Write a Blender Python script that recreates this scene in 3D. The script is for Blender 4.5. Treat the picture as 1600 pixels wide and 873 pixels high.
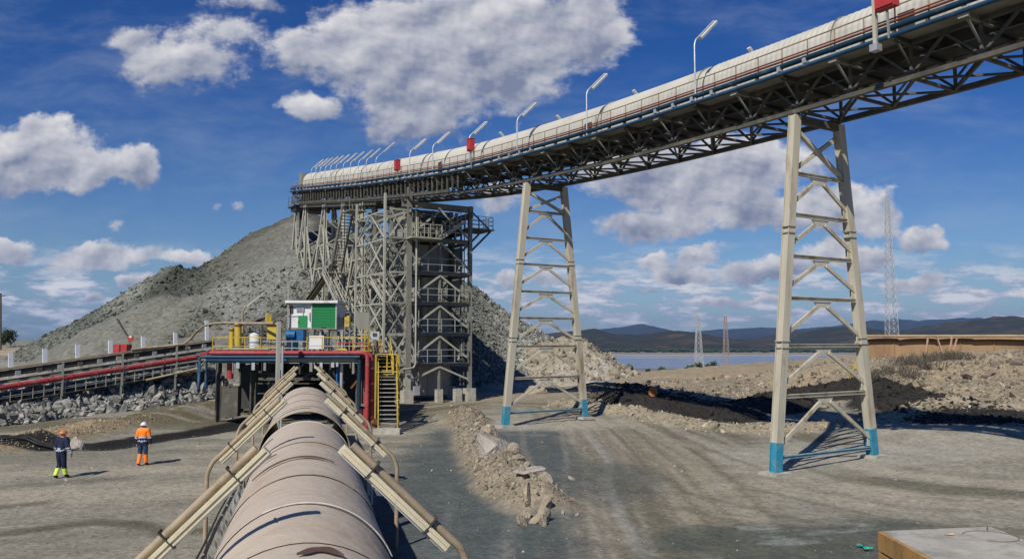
import bpy, bmesh, math, random
import numpy as np
from mathutils import Vector, Matrix
R = math.radians
random.seed(7); rng = np.random.default_rng(7)
scn = bpy.context.scene
for o in list(bpy.data.objects): bpy.data.objects.remove(o)
col = scn.collection

# ------------------------------------------------------------------ camera
F = 1244.0; PITCH = math.atan(95.5 / F); HC = 5.2
cam_d = bpy.data.cameras.new('camera'); cam = bpy.data.objects.new('camera', cam_d); col.objects.link(cam)
cam_d.sensor_width = 36; cam_d.lens = 36 * F / 1600; cam_d.clip_start = .1; cam_d.clip_end = 40000
cam.location = (0, 0, HC); cam.rotation_euler = (R(90) + PITCH, 0, 0)
scn.camera = cam
# ------------------------------------------------------------------ light
SUN_AZ = R(180 + 26); SUN_EL = R(43)
w = bpy.data.worlds.new('World'); scn.world = w; w.use_nodes = True
sun_d = bpy.data.lights.new('sun', 'SUN'); sun = bpy.data.objects.new('sun', sun_d); col.objects.link(sun)
sun_d.energy = 4.8; sun_d.angle = R(.53); sun_d.color = (1, .95, .87)
sdir = Vector((math.sin(SUN_AZ) * math.cos(SUN_EL), math.cos(SUN_AZ) * math.cos(SUN_EL), math.sin(SUN_EL)))
sun.rotation_euler = sdir.to_track_quat('Z', 'Y').to_euler(); sun.location = (-30, -60, 60)
scn.view_settings.view_transform = 'Standard'; scn.view_settings.look = 'None'
scn.view_settings.exposure = 0.0; scn.view_settings.gamma = 1; scn.view_settings.use_curve_mapping = False
scn.render.resolution_x = 1024; scn.render.resolution_y = 558

# helpers for turning a place in the photograph plus a depth into a point of the site
_c, _s = math.cos(PITCH), math.sin(PITCH)
def ray(u, v):
    a = (u - 800) / F; b = -(v - 436.5) / F
    return (a, _c - b * _s, _s + b * _c)
def P(u, v, Y):
    r = ray(u, v); k = Y / r[1]; return Vector((r[0] * k, Y, HC + r[2] * k))
def gnd(u, v, z=0.0):
    r = ray(u, v); k = (z - HC) / r[2]; return Vector((r[0] * k, r[1] * k, z))

# ------------------------------------------------------------------ sky and clouds (in directions of the world)
nt = w.node_tree; nt.nodes.clear(); L = nt.links
def N(t, **k):
    n = nt.nodes.new(t)
    for a, b in k.items(): setattr(n, a, b)
    return n
def vm(op, a, b=None, c=None):
    n = N('ShaderNodeVectorMath', operation=op)
    for i, x in enumerate((a, b, c)):
        if x is None: continue
        if hasattr(x, 'links'): L.new(x, n.inputs[i])
        elif op == 'SCALE' and i == 1: n.inputs[3].default_value = x
        else: n.inputs[i].default_value = x
    return n.outputs[1] if op in ('LENGTH', 'DOT_PRODUCT') else n.outputs[0]
def mt(op, a, b=None, c=None, clamp=False):
    n = N('ShaderNodeMath', operation=op, use_clamp=clamp)
    for i, x in enumerate((a, b, c)):
        if x is None: continue
        if hasattr(x, 'links'): L.new(x, n.inputs[i])
        else: n.inputs[i].default_value = x
    return n.outputs[0]
def ramp(x, a, b, c=0., d=1., smooth=True):
    n = N('ShaderNodeMapRange'); n.interpolation_type = 'SMOOTHSTEP' if smooth else 'LINEAR'
    L.new(x, n.inputs[0])
    for i, q in enumerate((a, b, c, d)): n.inputs[i + 1].default_value = q
    return n.outputs[0]
def noise(vec, scale, detail, rough=.55, colr=False):
    n = N('ShaderNodeTexNoise'); L.new(vec, n.inputs['Vector'])
    n.inputs['Scale'].default_value = scale; n.inputs['Detail'].default_value = detail; n.inputs['Roughness'].default_value = rough
    return n.outputs[1] if colr else n.outputs[0]
def mixc(f, a, b):
    n = N('ShaderNodeMix', data_type='RGBA')
    if hasattr(f, 'links'): L.new(f, n.inputs[0])
    else: n.inputs[0].default_value = f
    for i, x in ((6, a), (7, b)):
        if hasattr(x, 'links'): L.new(x, n.inputs[i])
        else: n.inputs[i].default_value = (*x, 1)
    return n.outputs[2]
sky = N('ShaderNodeTexSky', sky_type='NISHITA'); sky.sun_disc = False
sky.sun_elevation = SUN_EL; sky.sun_rotation = SUN_AZ; sky.altitude = 300; sky.air_density = 1.0; sky.dust_density = .6; sky.ozone_density = 3.0
geo = N('ShaderNodeNewGeometry')
tc = N('ShaderNodeTexCoord'); dirv = tc.outputs['Generated']
sep = N('ShaderNodeSeparateXYZ'); L.new(dirv, sep.inputs[0])
yy = mt('MAXIMUM', sep.outputs[1], .03)
gu = mt('DIVIDE', sep.outputs[0], yy); gv = mt('DIVIDE', sep.outputs[2], yy)
cmb = N('ShaderNodeCombineXYZ'); L.new(gu, cmb.inputs[0]); L.new(gv, cmb.inputs[1]); p0 = cmb.outputs[0]
wn = noise(p0, 5.0, 2, .5, True); wn2 = noise(p0, 26.0, 4, .6, True)
w1 = vm('MULTIPLY', vm('SUBTRACT', wn, (.5, .5, .5)), (.10, .06, 0)); w2 = vm('MULTIPLY', vm('SUBTRACT', wn2, (.5, .5, .5)), (.040, .036, 0))
pw = vm('ADD', vm('ADD', p0, w1), w2)
CL = [  # x, y, rx, ry, density, greyness
 (40,238,100,52,1,.1),(80,205,45,30,1,0),(30,265,90,28,1,.3),(120,265,90,30,1,.3),(195,268,45,30,1,.2),
 (290,98,85,52,.85,.45),(225,60,60,34,.65,.5),(345,50,90,36,.62,.5),(330,115,70,30,.6,.5),(380,5,75,18,.6,.4),(410,60,60,25,.4,.5),
 (490,85,75,45,.9,.3),(600,75,130,80,1,.45),(640,150,105,75,1,.6),(740,50,150,80,1,.55),(800,110,85,55,1,.6),(895,45,85,60,1,.4),(640,195,75,32,.8,.8),(470,177,42,22,.85,.3),(930,20,50,50,.8,.4),
 (1040,275,120,42,1,.3),(1160,255,110,42,1,.2),(1080,300,120,35,1,.8),(1040,352,105,22,.9,.4),(1190,335,110,30,1,.3),(1300,325,90,38,1,.3),(1340,345,50,22,.9,.4),
 (1433,366,42,19,1,.2),(1062,421,58,15,1,.35),(1090,396,36,13,1,.2),(1016,400,28,12,1,.2),(785,432,27,12,1,.2),(1310,398,65,24,1,.2),(1200,425,70,17,1,.25),(1425,430,55,12,.9,.3),
 (155,390,85,20,1,.35),(130,385,50,20,1,.1),(300,402,38,12,.9,.2),(5,380,36,20,1,.3),(225,432,28,13,1,.1),(780,312,44,22,.8,.4),(845,430,32,15,.8,.3),
 (1125,467,60,8,.8,.3),(1200,472,60,8,.8,.3),(1000,444,30,7,.6,.5),(170,347,26,9,.4,.4),(325,323,17,13,.4,.4),(375,324,34,10,.35,.4),(150,459,34,8,.6,.3),(815,198,18,22,.35,.2),(770,205,22,16,.35,.3),
 (925,410,40,8,.5,.8),(1520,455,30,7,.6,.4),(1440,480,60,8,.4,.4),(950,495,80,8,.4,.5),(470,300,16,20,.35,.3),(1560,330,90,5,.15,.2)]
dens = None; sw = None; sy = None
for (x, y, rx, ry, de, gr) in CL:
    rr = ray(x, y); cx, cy = rr[0] / rr[1], rr[2] / rr[1]
    ax, ay = F / (rx * 1.27), F / (ry * 1.27)
    off = (-cx * ax, -cy * ay, 0)
    if dens is not None:   # chained on the cloud before, so that the node program stays within its memory
        off = vm('MULTIPLY_ADD', sy, (1e-7, 1e-7, 0), off)
    q = vm('MULTIPLY_ADD', pw, (ax, ay, 0), off)
    ln = vm('LENGTH', q)
    f = mt('MULTIPLY', ramp(ln, 1.35, .15, 0, 1, False), de)
    sp = N('ShaderNodeSeparateXYZ'); L.new(q, sp.inputs[0])
    yv = mt('MULTIPLY_ADD', sp.outputs[1], 1, -gr * 1.15)
    fw = mt('POWER', f, 2)
    wy = mt('MULTIPLY', fw, yv)
    dens = f if dens is None else mt('SMOOTH_MAX', dens, f, .12)
    sw = fw if sw is None else mt('ADD', sw, fw)
    sy = wy if sy is None else mt('ADD', sy, wy)
fb = noise(vm('MULTIPLY', p0, (1, 1.35, 1)), 24, 7, .62)
fb3 = noise(vm('ADD', vm('MULTIPLY', p0, (1, 1.35, 1)), (-.005, .008, 0)), 24, 7, .62)
pr = vm('MULTIPLY', vm('ADD', p0, w1), (1, 1.35, 1))
fs1 = noise(pr, 13, 4, .5); fs2 = noise(vm('ADD', pr, (-.014, .022, 0)), 13, 4, .5)
dd = mt('ADD', dens, mt('MULTIPLY', mt('SUBTRACT', fb, .5), .85))
alpha = ramp(dd, .29, .60)
yavg = mt('DIVIDE', sy, mt('ADD', sw, .02))
relief = mt('MULTIPLY', mt('ADD', mt('SUBTRACT', fs1, fs2), mt('MULTIPLY', mt('SUBTRACT', fb, fb3), .5)), 2.8)
big = noise(p0, 9, 3, .5)
lit = mt('ADD', mt('ADD', mt('MULTIPLY', yavg, .62), relief), mt('MULTIPLY_ADD', mt('SUBTRACT', big, .5), .55, .44))
edge = ramp(dd, .42, .95, .12, -.10)
lit = mt('ADD', lit, edge)
ccol = mixc(ramp(lit, -.55, 1.15, 0, 1, False), (3.4, 4.0, 5.9), (13.2, 13.0, 13.1))
# small clouds and thin veils low over the horizon
lowv = vm('MULTIPLY', vm('ADD', p0, vm('MULTIPLY', vm('SUBTRACT', wn2, (.5, .5, .5)), (.03, .008, 0))), (1, 4.2, 1))
ln1 = noise(lowv, 15, 6, .62)
band = mt('MULTIPLY', ramp(gv, .0, .03), ramp(gv, .135, .055))
low = mt('MULTIPLY', ramp(ln1, .42, .54), mt('MULTIPLY', band, 1.0))
cir = mt('MULTIPLY', ramp(noise(vm('MULTIPLY', vm('ADD', p0, w1), (1, 3.2, 1)), 3.2, 8, .68), .42, .80), mt('MULTIPLY', ramp(gv, .0, .1), .30))
front = ramp(sep.outputs[1], .03, .12)
up = ramp(sep.outputs[2], -.002, .012)
# gently deeper blue than the clear-air model, as in the photograph
skc = mixc(1.0, (0, 0, 0), sky.outputs[0])
tint = N('ShaderNodeMix', data_type='RGBA', blend_type='MULTIPLY'); tint.inputs[0].default_value = 1
L.new(sky.outputs[0], tint.inputs[6])
tcol = mixc(ramp(gv, .02, .40), (.86, 1.08, 1.32), (.20, .58, 1.22)); L.new(tcol, tint.inputs[7])
c = tint.outputs[2]
c = mixc(mt('MULTIPLY', cir, front), c, (7.0, 8.2, 10.2))
c = mixc(mt('MULTIPLY', low, front), c, mixc(ramp(ln1, .46, .66), (6.4, 7.5, 9.8), (13.4, 13.4, 13.8)))
c = mixc(mt('MULTIPLY', alpha, mt('MULTIPLY', front, up)), c, ccol)
w.cycles.sampling_method = 'MANUAL'; w.cycles.sample_map_resolution = 256
bg = N('ShaderNodeBackground'); L.new(c, bg.inputs[0]); bg.inputs[1].default_value = .06
wo = N('ShaderNodeOutputWorld'); L.new(bg.outputs[0], wo.inputs[0])

# ------------------------------------------------------------------ materials
MATS = {}
def M(name, base, rough=.7, metal=0., var=.25, scale=3., dirt=None, dirt_amt=.4, bump=.15, bscale=40., streak=False, attr=None):
    if name in MATS: return MATS[name]
    m = bpy.data.materials.new(name); m.use_nodes = True; t = m.node_tree; b = t.nodes['Principled BSDF']
    def n(k, **kw):
        q = t.nodes.new(k)
        for a, v in kw.items(): setattr(q, a, v)
        return q
    lk = t.links.new
    g = n('ShaderNodeNewGeometry')
    oi = n('ShaderNodeTexCoord')
    src = oi.outputs['Object']
    if streak:
        mp = n('ShaderNodeMapping'); lk(src, mp.inputs[0]); mp.inputs['Scale'].default_value = (1, 1, .22); src2 = mp.outputs[0]
    else: src2 = src
    n1 = n('ShaderNodeTexNoise'); lk(src2, n1.inputs[0]); n1.inputs['Scale'].default_value = scale; n1.inputs['Detail'].default_value = 7; n1.inputs['Roughness'].default_value = .62
    mr = n('ShaderNodeMapRange'); lk(n1.outputs[0], mr.inputs[0]); mr.inputs[1].default_value = .3; mr.inputs[2].default_value = .7
    mr.inputs[3].default_value = 1 - var; mr.inputs[4].default_value = 1 + var
    mx = n('ShaderNodeMix', data_type='RGBA', blend_type='MULTIPLY'); mx.inputs[0].default_value = 1
    if attr:
        at = n('ShaderNodeAttribute'); at.attribute_name = attr; lk(at.outputs[0], mx.inputs[6])
    else: mx.inputs[6].default_value = (*base, 1)
    lk(mr.outputs[0], mx.inputs[7]); c = mx.outputs[2]
    if dirt:
        n2 = n('ShaderNodeTexNoise'); lk(src2, n2.inputs[0]); n2.inputs['Scale'].default_value = scale * .7; n2.inputs['Detail'].default_value = 9; n2.inputs['Roughness'].default_value = .7
        m2 = n('ShaderNodeMapRange'); lk(n2.outputs[0], m2.inputs[0]); m2.inputs[1].default_value = .62 - .25 * dirt_amt; m2.inputs[2].default_value = .80 - .25 * dirt_amt
        m3 = n('ShaderNodeMix', data_type='RGBA'); lk(m2.outputs[0], m3.inputs[0]); lk(c, m3.inputs[6]); m3.inputs[7].default_value = (*dirt, 1); c = m3.outputs[2]
    lk(c, b.inputs['Base Color']); b.inputs['Roughness'].default_value = rough; b.inputs['Metallic'].default_value = metal
    b.inputs['Specular IOR Level'].default_value = .3
    if bump:
        n3 = n('ShaderNodeTexNoise'); lk(src, n3.inputs[0]); n3.inputs['Scale'].default_value = bscale; n3.inputs['Detail'].default_value = 6
        bp = n('ShaderNodeBump'); bp.inputs['Strength'].default_value = bump; bp.inputs['Distance'].default_value = .3 / max(bscale, .1) * 4
        lk(n3.outputs[0], bp.inputs['Height']); lk(bp.outputs[0], b.inputs['Normal'])
    MATS[name] = m; return m
RUST = (.16, .075, .035); DUST = (.30, .28, .23)
cream = M('cream_paint', (.47, .43, .33), .65, dirt=(.24, .17, .10), dirt_amt=.42, scale=1.8, var=.12, streak=True)
cream2 = M('lamp_cream', (.60, .53, .36), .45, dirt=(.28, .22, .14), dirt_amt=.2, scale=4, var=.12)
tan = M('tan_pipe_paint', (.33, .26, .17), .6, dirt=(.18, .12, .07), dirt_amt=.35, scale=3, var=.2)
dark = M('dusty_dark_steel', (.085, .08, .062), .75, dirt=(.20, .175, .13), dirt_amt=.35, scale=1.5, var=.3)
grey = M('grey_steel', (.22, .22, .185), .7, dirt=(.13, .12, .10), dirt_amt=.4, scale=1.2, var=.2, streak=True)
pale = M('pale_steel', (.38, .37, .30), .65, dirt=(.25, .22, .16), dirt_amt=.35, scale=1.2, var=.15, streak=True)
cover_m = M('cover_sheet', (.50, .475, .40), .6, dirt=(.34, .30, .24), dirt_amt=.36, scale=.5, var=.08, bump=.05)
blue = M('blue_paint', (.03, .235, .34), .6, dirt=(.24, .27, .26), dirt_amt=.42, scale=3, var=.15)
dblue = M('dark_blue_pipe', (.010, .035, .06), .45, dirt=(.12, .13, .12), dirt_amt=.3, scale=1, var=.25)
pblue = M('pipe_blue', (.015, .055, .105), .5, dirt=(.12, .13, .12), dirt_amt=.3, scale=2, var=.2)
cblue = M('cabinet_blue', (.012, .10, .25), .5, scale=2, dirt=(.1, .12, .15), dirt_amt=.3)
red = M('red_paint', (.42, .04, .04), .5, dirt=(.28, .12, .09), dirt_amt=.3, scale=2, var=.18)
pblue_faded = M('faded_blue_paint', (.16, .30, .34), .7, dirt=(.32, .32, .28), dirt_amt=.5, scale=3)
rred = M('red_pipe', (.33, .042, .048), .55, dirt=(.26, .14, .11), dirt_amt=.42, scale=2, var=.18)
oxide = M('red_oxide_rail', (.19, .05, .035), .6, dirt=(.22, .16, .11), dirt_amt=.4, scale=2, var=.2)
yellow = M('yellow_paint', (.52, .37, .05), .55, dirt=(.24, .19, .11), dirt_amt=.42, scale=3, var=.15)
green = M('green_sheet', (.02, .22, .065), .55, scale=1, var=.08)
white = M('white_panel', (.66, .66, .62), .55, dirt=(.38, .36, .30), dirt_amt=.38, scale=1.5, var=.06)
black = M('black_rubber', (.02, .02, .02), .6, scale=3, dirt=(.08, .075, .06), dirt_amt=.3)
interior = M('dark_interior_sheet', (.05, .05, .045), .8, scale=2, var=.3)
concrete = M('concrete', (.40, .375, .32), .9, dirt=(.24, .22, .18), dirt_amt=.48, scale=2.6, var=.2, bump=.5)
ochre = M('ochre_form', (.42, .24, .08), .8, dirt=(.22, .12, .05), dirt_amt=.4, scale=2.5, var=.2, streak=True)
rustwall = M('rusty_wall_sheet', (.29, .185, .10), .85, dirt=(.17, .105, .06), dirt_amt=.5, scale=.5, var=.2, streak=True)
rustm = M('rust', RUST, .85, scale=3)
galv = M('galvanised', (.48, .49, .48), .45, .5, scale=4, var=.15)
panel_grey = M('grey_chute_sheet', (.36, .35, .30), .75, dirt=(.10, .10, .09), dirt_amt=.45, scale=.8, var=.25, streak=True)
rockg = M('grey_rock', (.24, .24, .215), .95, scale=1.2, var=.3, bump=.5, bscale=6)
rockg2 = M('dark_grey_rock', (.15, .15, .13), .95, scale=1.2, var=.3, bump=.5, bscale=6)
rockt = M('tan_rock', (.33, .275, .20), .95, scale=1.2, var=.3, bump=.5, bscale=6)
rockw = M('pale_pink_rock', (.37, .325, .275), .95, scale=1.0, var=.25, bump=.5, bscale=6)

# ------------------------------------------------------------------ mesh builder
class MB:
    def __init__(s): s.v = []; s.f = []; s.sm = []
    def add(s, vs, fs, smooth=False):
        o = len(s.v); s.v += [tuple(x) for x in vs]
        s.f += [tuple(i + o for i in f) for f in fs]; s.sm += [smooth] * len(fs); return s
    def box(s, c, d, rz=0., ax=None):
        hx, hy, hz = d[0] / 2, d[1] / 2, d[2] / 2
        cs, sn = math.cos(rz), math.sin(rz); vs = []
        for x in (-hx, hx):
            for y in (-hy, hy):
                for z in (-hz, hz):
                    if ax: p = Vector(c) + ax[0] * x + ax[1] * y + ax[2] * z
                    else: p = (c[0] + x * cs - y * sn, c[1] + x * sn + y * cs, c[2] + z)
                    vs.append(p)
        return s.add(vs, [(0, 1, 3, 2), (4, 6, 7, 5), (0, 4, 5, 1), (2, 3, 7, 6), (0, 2, 6, 4), (1, 5, 7, 3)])
    def bar(s, a, b, w_, h=None, up=(0, 0, 1)):
        a = Vector(a); b = Vector(b); h = h or w_; z = (b - a)
        if z.length < 1e-6: return s
        z.normalize(); up = Vector(up)
        if abs(z.dot(up)) > .98: up = Vector((.85, .52, 0))
        x = z.cross(up).normalized(); y = x.cross(z).normalized()
        return s.box((a + b) / 2, (w_, h, (b - a).length), ax=(x, y, z))
    def ibar(s, a, b, w_, h, up=(0, 0, 1), t=.03):
        a = Vector(a); b = Vector(b); z = (b - a).normalized(); up = Vector(up)
        if abs(z.dot(up)) > .98: up = Vector((.85, .52, 0))
        x = z.cross(up).normalized(); y = x.cross(z).normalized(); L_ = (b - a).length; m = (a + b) / 2
        s.box(m, (t, h - 2 * t, L_), ax=(x, y, z))
        for q in (-1, 1): s.box(m + y * q * (h / 2 - t / 2), (w_, t, L_), ax=(x, y, z))
        return s
    def tube(s, pts, r, n=8, closed=True, r2=None):
        pts = [Vector(p) for p in pts]; rings = []; m = len(pts); px = None
        for i, p in enumerate(pts):
            t = (pts[min(i + 1, m - 1)] - pts[max(i - 1, 0)]).normalized()
            if px is None:
                u0 = Vector((0, 0, 1)) if abs(t.z) < .9 else Vector((1, 0, 0)); px = t.cross(u0).normalized()
            else: px = (px - t * px.dot(t)).normalized()
            py = t.cross(px); rr = r if r2 is None else r + (r2 - r) * i / (m - 1)
            rings.append([p + (px * math.cos(2 * math.pi * k / n) + py * math.sin(2 * math.pi * k / n)) * rr for k in range(n)])
        vs = [v for ring in rings for v in ring]; fs = []
        for i in range(m - 1):
            for k in range(n): fs.append((i * n + k, i * n + (k + 1) % n, (i + 1) * n + (k + 1) % n, (i + 1) * n + k))
        s.add(vs, fs, True)
        if closed: s.add(rings[0], [tuple(reversed(range(n)))]); s.add(rings[-1], [tuple(range(n))])
        return s
    def build(s, name, mat=None, parent=None):
        me = bpy.data.meshes.new(name); me.from_pydata(s.v, [], s.f)
        me.polygons.foreach_set('use_smooth', s.sm); me.update()
        o = bpy.data.objects.new(name, me); col.objects.link(o)
        if mat: me.materials.append(mat)
        if parent:
            o.parent = parent
            o.matrix_parent_inverse = Matrix.Translation(-Vector(parent.location)) if parent.rotation_euler.z == 0 else parent_inv(parent)
        return o
def parent_inv(p):
    return (Matrix.Translation(p.location) @ Matrix.Rotation(p.rotation_euler.z, 4, 'Z')).inverted()
def tag(o, label=None, cat=None, group=None, kind=None):
    if label: o['label'] = label
    if cat: o['category'] = cat
    if group: o['group'] = group
    if kind: o['kind'] = kind
    return o
def thing(name, loc, label, cat, group=None):
    o = bpy.data.objects.new(name, None); col.objects.link(o); o.location = loc; o.empty_display_size = .3
    return tag(o, label, cat, group)
def copy_thing(o, loc, label=None):
    r = o.copy(); col.objects.link(r); r.location = loc
    if label: r['label'] = label
    def rec(a, b):
        for ch in [x for x in bpy.data.objects if x.parent == a]:
            c_ = ch.copy(); col.objects.link(c_); c_.parent = b; rec(ch, c_)
    rec(o, r); return r
def grid_obj(name, X, Y, Z, mat, colr=None):
    ny, nx = X.shape; v = np.stack([X, Y, Z], -1).reshape(-1, 3)
    i = np.arange(ny * nx).reshape(ny, nx)
    f = np.stack([i[:-1, :-1], i[:-1, 1:], i[1:, 1:], i[1:, :-1]], -1).reshape(-1, 4)
    me = bpy.data.meshes.new(name); me.vertices.add(len(v)); me.vertices.foreach_set('co', v.ravel().astype(np.float32))
    me.loops.add(f.size); me.loops.foreach_set('vertex_index', f.ravel().astype(np.int32))
    me.polygons.add(len(f)); me.polygons.foreach_set('loop_start', (np.arange(len(f)) * 4).astype(np.int32))
    me.polygons.foreach_set('use_smooth', np.ones(len(f), bool)); me.update(calc_edges=True)
    if colr is not None:
        a = me.color_attributes.new('albedo', 'FLOAT_COLOR', 'POINT')
        cc = np.ones((len(v), 4), np.float32); cc[:, :3] = colr.reshape(-1, 3); a.data.foreach_set('color', cc.ravel())
    me.materials.append(mat); o = bpy.data.objects.new(name, me); col.objects.link(o); return o

# ------------------------------------------------------------------ numpy noise
def vnoise(x, y, seed=0):
    xi = np.floor(x).astype(np.int64); yi = np.floor(y).astype(np.int64); fx = x - xi; fy = y - yi
    fx = fx * fx * (3 - 2 * fx); fy = fy * fy * (3 - 2 * fy)
    def h(a, b):
        n_ = (a * 374761393 + b * 668265263 + seed * 1442695041) & 0xffffffff
        n_ = ((n_ ^ (n_ >> 13)) * 1274126177) & 0xffffffff
        return ((n_ ^ (n_ >> 16)) & 0xffff) / 65535.
    return (h(xi, yi) * (1 - fx) + h(xi + 1, yi) * fx) * (1 - fy) + (h(xi, yi + 1) * (1 - fx) + h(xi + 1, yi + 1) * fx) * fy
def fbm(x, y, o=4, seed=0, g=.5):
    a = 1.; s = 0.; t = 0.
    for k in range(o): s = s + a * (vnoise(x, y, seed + k) - .5); t += a; a *= g; x = x * 2.03 + 7.1; y = y * 2.03 + 3.3
    return s / t * 2
def sst(a, b, x):
    t = np.clip((x - a) / (b - a), 0, 1); return t * t * (3 - 2 * t)
def polydist(x, y, pts):
    best = np.full(x.shape, 1e9); tt = np.zeros(x.shape); acc = 0.; side = np.zeros(x.shape)
    for (a, b) in zip(pts[:-1], pts[1:]):
        dx, dy = b[0] - a[0], b[1] - a[1]; l = math.hypot(dx, dy)
        k = np.clip(((x - a[0]) * dx + (y - a[1]) * dy) / (l * l), 0, 1)
        d_ = np.hypot(x - a[0] - k * dx, y - a[1] - k * dy); q = d_ < best
        best = np.where(q, d_, best); tt = np.where(q, acc + k * l, tt)
        side = np.where(q, np.sign((x - a[0]) * dy - (y - a[1]) * dx), side); acc += l
    return best, tt, side, acc

# ------------------------------------------------------------------ the ground
CP = []
for X in (-24, -12, 0, 12, 26):
    for Y in (0, 12, 24): CP.append((X, Y, 0))
CP += [(-22, 34, .25), (-8, 38, 0), (4, 38, 0), (10, 31, 0), (16, 36, .15), (26, 36, .1), (-1, 49, 0), (5, 53, .15), (-4, 60, .2)]
for (u, v, Y) in [(1600,700,33),(1600,665,38.5),(1600,650,42),(1600,558,64),(1480,562,66),(1400,572,63),(1400,660,45),(1050,648,54),(1180,682,43.3),(1300,652,50),(1300,618,56),(1300,700,38.4),(1450,700,36.5),
                  (1050,632,57.5),(1170,638,55),(1050,602,66),(1180,608,62),(1250,604,62),(1250,572,68),(1120,594,74),(1180,590,75),(1000,590,78),(1060,584,80),(950,592,88),(900,606,80),(870,592,95),(740,612,78),(735,622,69),
                  (0,655,52),(0,645,55),(150,640,54),(300,625,58),(0,560,88),(100,548,98),(200,560,85),(100,535,118),(0,534,130),(380,600,66),(380,630,58),(640,640,58),(500,610,75),(1320,572,64),(1500,610,54)]:
    p = P(u, v, Y); CP.append(tuple(p))
CP = np.array(CP); _K = len(CP)
def tps(r2): return .5 * r2 * np.log(r2 + 1e-9)
_A = np.zeros((_K + 3, _K + 3)); _dd = ((CP[:, None, :2] - CP[None, :, :2]) ** 2).sum(-1)
_A[:_K, :_K] = tps(_dd) + np.eye(_K) * 6.0; _A[:_K, _K] = 1; _A[:_K, _K + 1:] = CP[:, :2]; _A[_K, :_K] = 1; _A[_K + 1:, :_K] = CP[:, :2].T
_W = np.linalg.solve(_A, np.r_[CP[:, 2], 0, 0, 0])
def base_h(x, y):
    sh = x.shape; x = np.clip(x.ravel(), -75, 48); y = np.clip(y.ravel(), -5, 125); out = np.empty(len(x))
    for i in range(0, len(x), 20000):
        xx = x[i:i + 20000]; yv = y[i:i + 20000]
        r2 = (xx[:, None] - CP[:, 0]) ** 2 + (yv[:, None] - CP[:, 1]) ** 2
        out[i:i + 20000] = tps(r2) @ _W[:_K] + _W[_K] + xx * _W[_K + 1] + yv * _W[_K + 2]
    return np.clip(out.reshape(sh), -.3, 6.)
BERM = [tuple(gnd(u, v)[:2]) for u, v in ((728, 655), (745, 690), (775, 735), (804, 765), (836, 790))]
SAND = [tuple(gnd(u, v)[:2]) for u, v in ((-40, 715), (60, 698), (170, 676), (280, 660), (390, 646))]
DITCH = [tuple(gnd(u, v)[:2]) for u, v in ((-60, 712), (40, 706), (100, 706), (160, 705), (230, 692), (300, 683), (400, 664))]
ROAD = [tuple(gnd(u, v)[:2]) for u, v in ((560, 655), (760, 632), (880, 640), (960, 670), (1010, 720), (1050, 790), (1110, 873), (1250, 1150))]
ROAD2 = [tuple(gnd(u, v)[:2]) for u, v in ((900, 625), (1000, 665), (1080, 705), (1200, 760), (1400, 800), (1700, 830))]
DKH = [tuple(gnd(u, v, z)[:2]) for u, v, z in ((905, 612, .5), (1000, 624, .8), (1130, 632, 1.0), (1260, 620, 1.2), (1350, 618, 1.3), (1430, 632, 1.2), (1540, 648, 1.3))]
RIDGE = [tuple(P(u, v, Y)[:2]) for u, v, Y in ((880, 612, 60), (1000, 648, 54), (1110, 668, 47.5), (1200, 678, 45), (1330, 664, 46.5), (1480, 662, 47), (1700, 668, 45))]
def height(x, y):
    h = base_h(x, y)
    d_, t_, s_, a_ = polydist(x, y, BERM)
    wd = 1.26 + .2 * np.sin(t_ * .9)
    h = h + .74 * sst(1.55, .2, d_ / wd * 1.2) * (1 + .5 * fbm(x * .8, y * .8, 3, 5))
    d_, t_, s_, a_ = polydist(x, y, SAND); h = h + .55 * sst(2.6, .3, d_) * (1 + .4 * fbm(x, y, 3, 9))
    d_, t_, s_, a_ = polydist(x, y, DITCH); h = h - .22 * sst(1.3, .5, d_)
    d_, t_, s_, a_ = polydist(x, y, RIDGE); h = h + .38 * sst(1.5, .2, d_) * (1 + .7 * fbm(x * .7, y * .7, 3, 12))
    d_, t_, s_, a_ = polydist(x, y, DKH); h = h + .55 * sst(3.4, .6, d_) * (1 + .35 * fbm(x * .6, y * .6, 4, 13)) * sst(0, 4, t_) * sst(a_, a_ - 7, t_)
    # rough banks
    rough = sst(55, 59, y + .35 * (x - 15)) * sst(2, 9, x) * sst(.35, 1.2, h)
    h = h + rough * (.26 * fbm(x * .45, y * .45, 5, 21, .6) + .10 * fbm(x * 2.3, y * 2.3, 3, 31))
    lrough = sst(-14, -20, x) * sst(53, 57, y)
    h = h + lrough * .35 * fbm(x * .6, y * .6, 4, 41)
    h = h + .035 * fbm(x * .5, y * .5, 4, 3) + .012 * fbm(x * 3, y * 3, 2, 8)
    d_, t_, s_, a_ = polydist(x, y, ROAD); sd = d_ * s_
    h = h - .035 * sst(4, 2, d_) * (.5 + .5 * np.cos(sd * 2 * math.pi / 1.1))
    # the site ends in a slope down to the lake plain
    edge = 96 - .12 * np.clip(x, -20, 60) + 5 * fbm(x * .05, y * .02, 2, 51)
    edge = np.where(x < -25, edge + (-25 - x) * 3, edge)
    far = sst(0, 90, y - edge) ; far = np.maximum(far, sst(70, 160, x))
    plain = -25.35 + .5 * fbm(x / 260., y / 45., 4, 61) - .15
    return h * (1 - far) + plain * far, far
def axis(lo, hi, step, flo, fhi, grow):
    a = list(np.arange(lo, hi, step)); s_ = step; x = a[-1]
    while x < fhi: s_ *= grow; x += s_; a.append(x)
    s_ = step; x = a[0]
    while x > flo: s_ *= grow; x -= s_; a.insert(0, x)
    return np.array(a)
gx = axis(-34, 34, .165, -12000, 12000, 1.07); gy = axis(8, 74, .165, -400, 15000, 1.06)
GX, GY = np.meshgrid(gx, gy); GZ, FAR = height(GX, GY)
def ground_z(x, y): return float(height(np.array([[x]]), np.array([[y]]))[0][0, 0])
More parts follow.
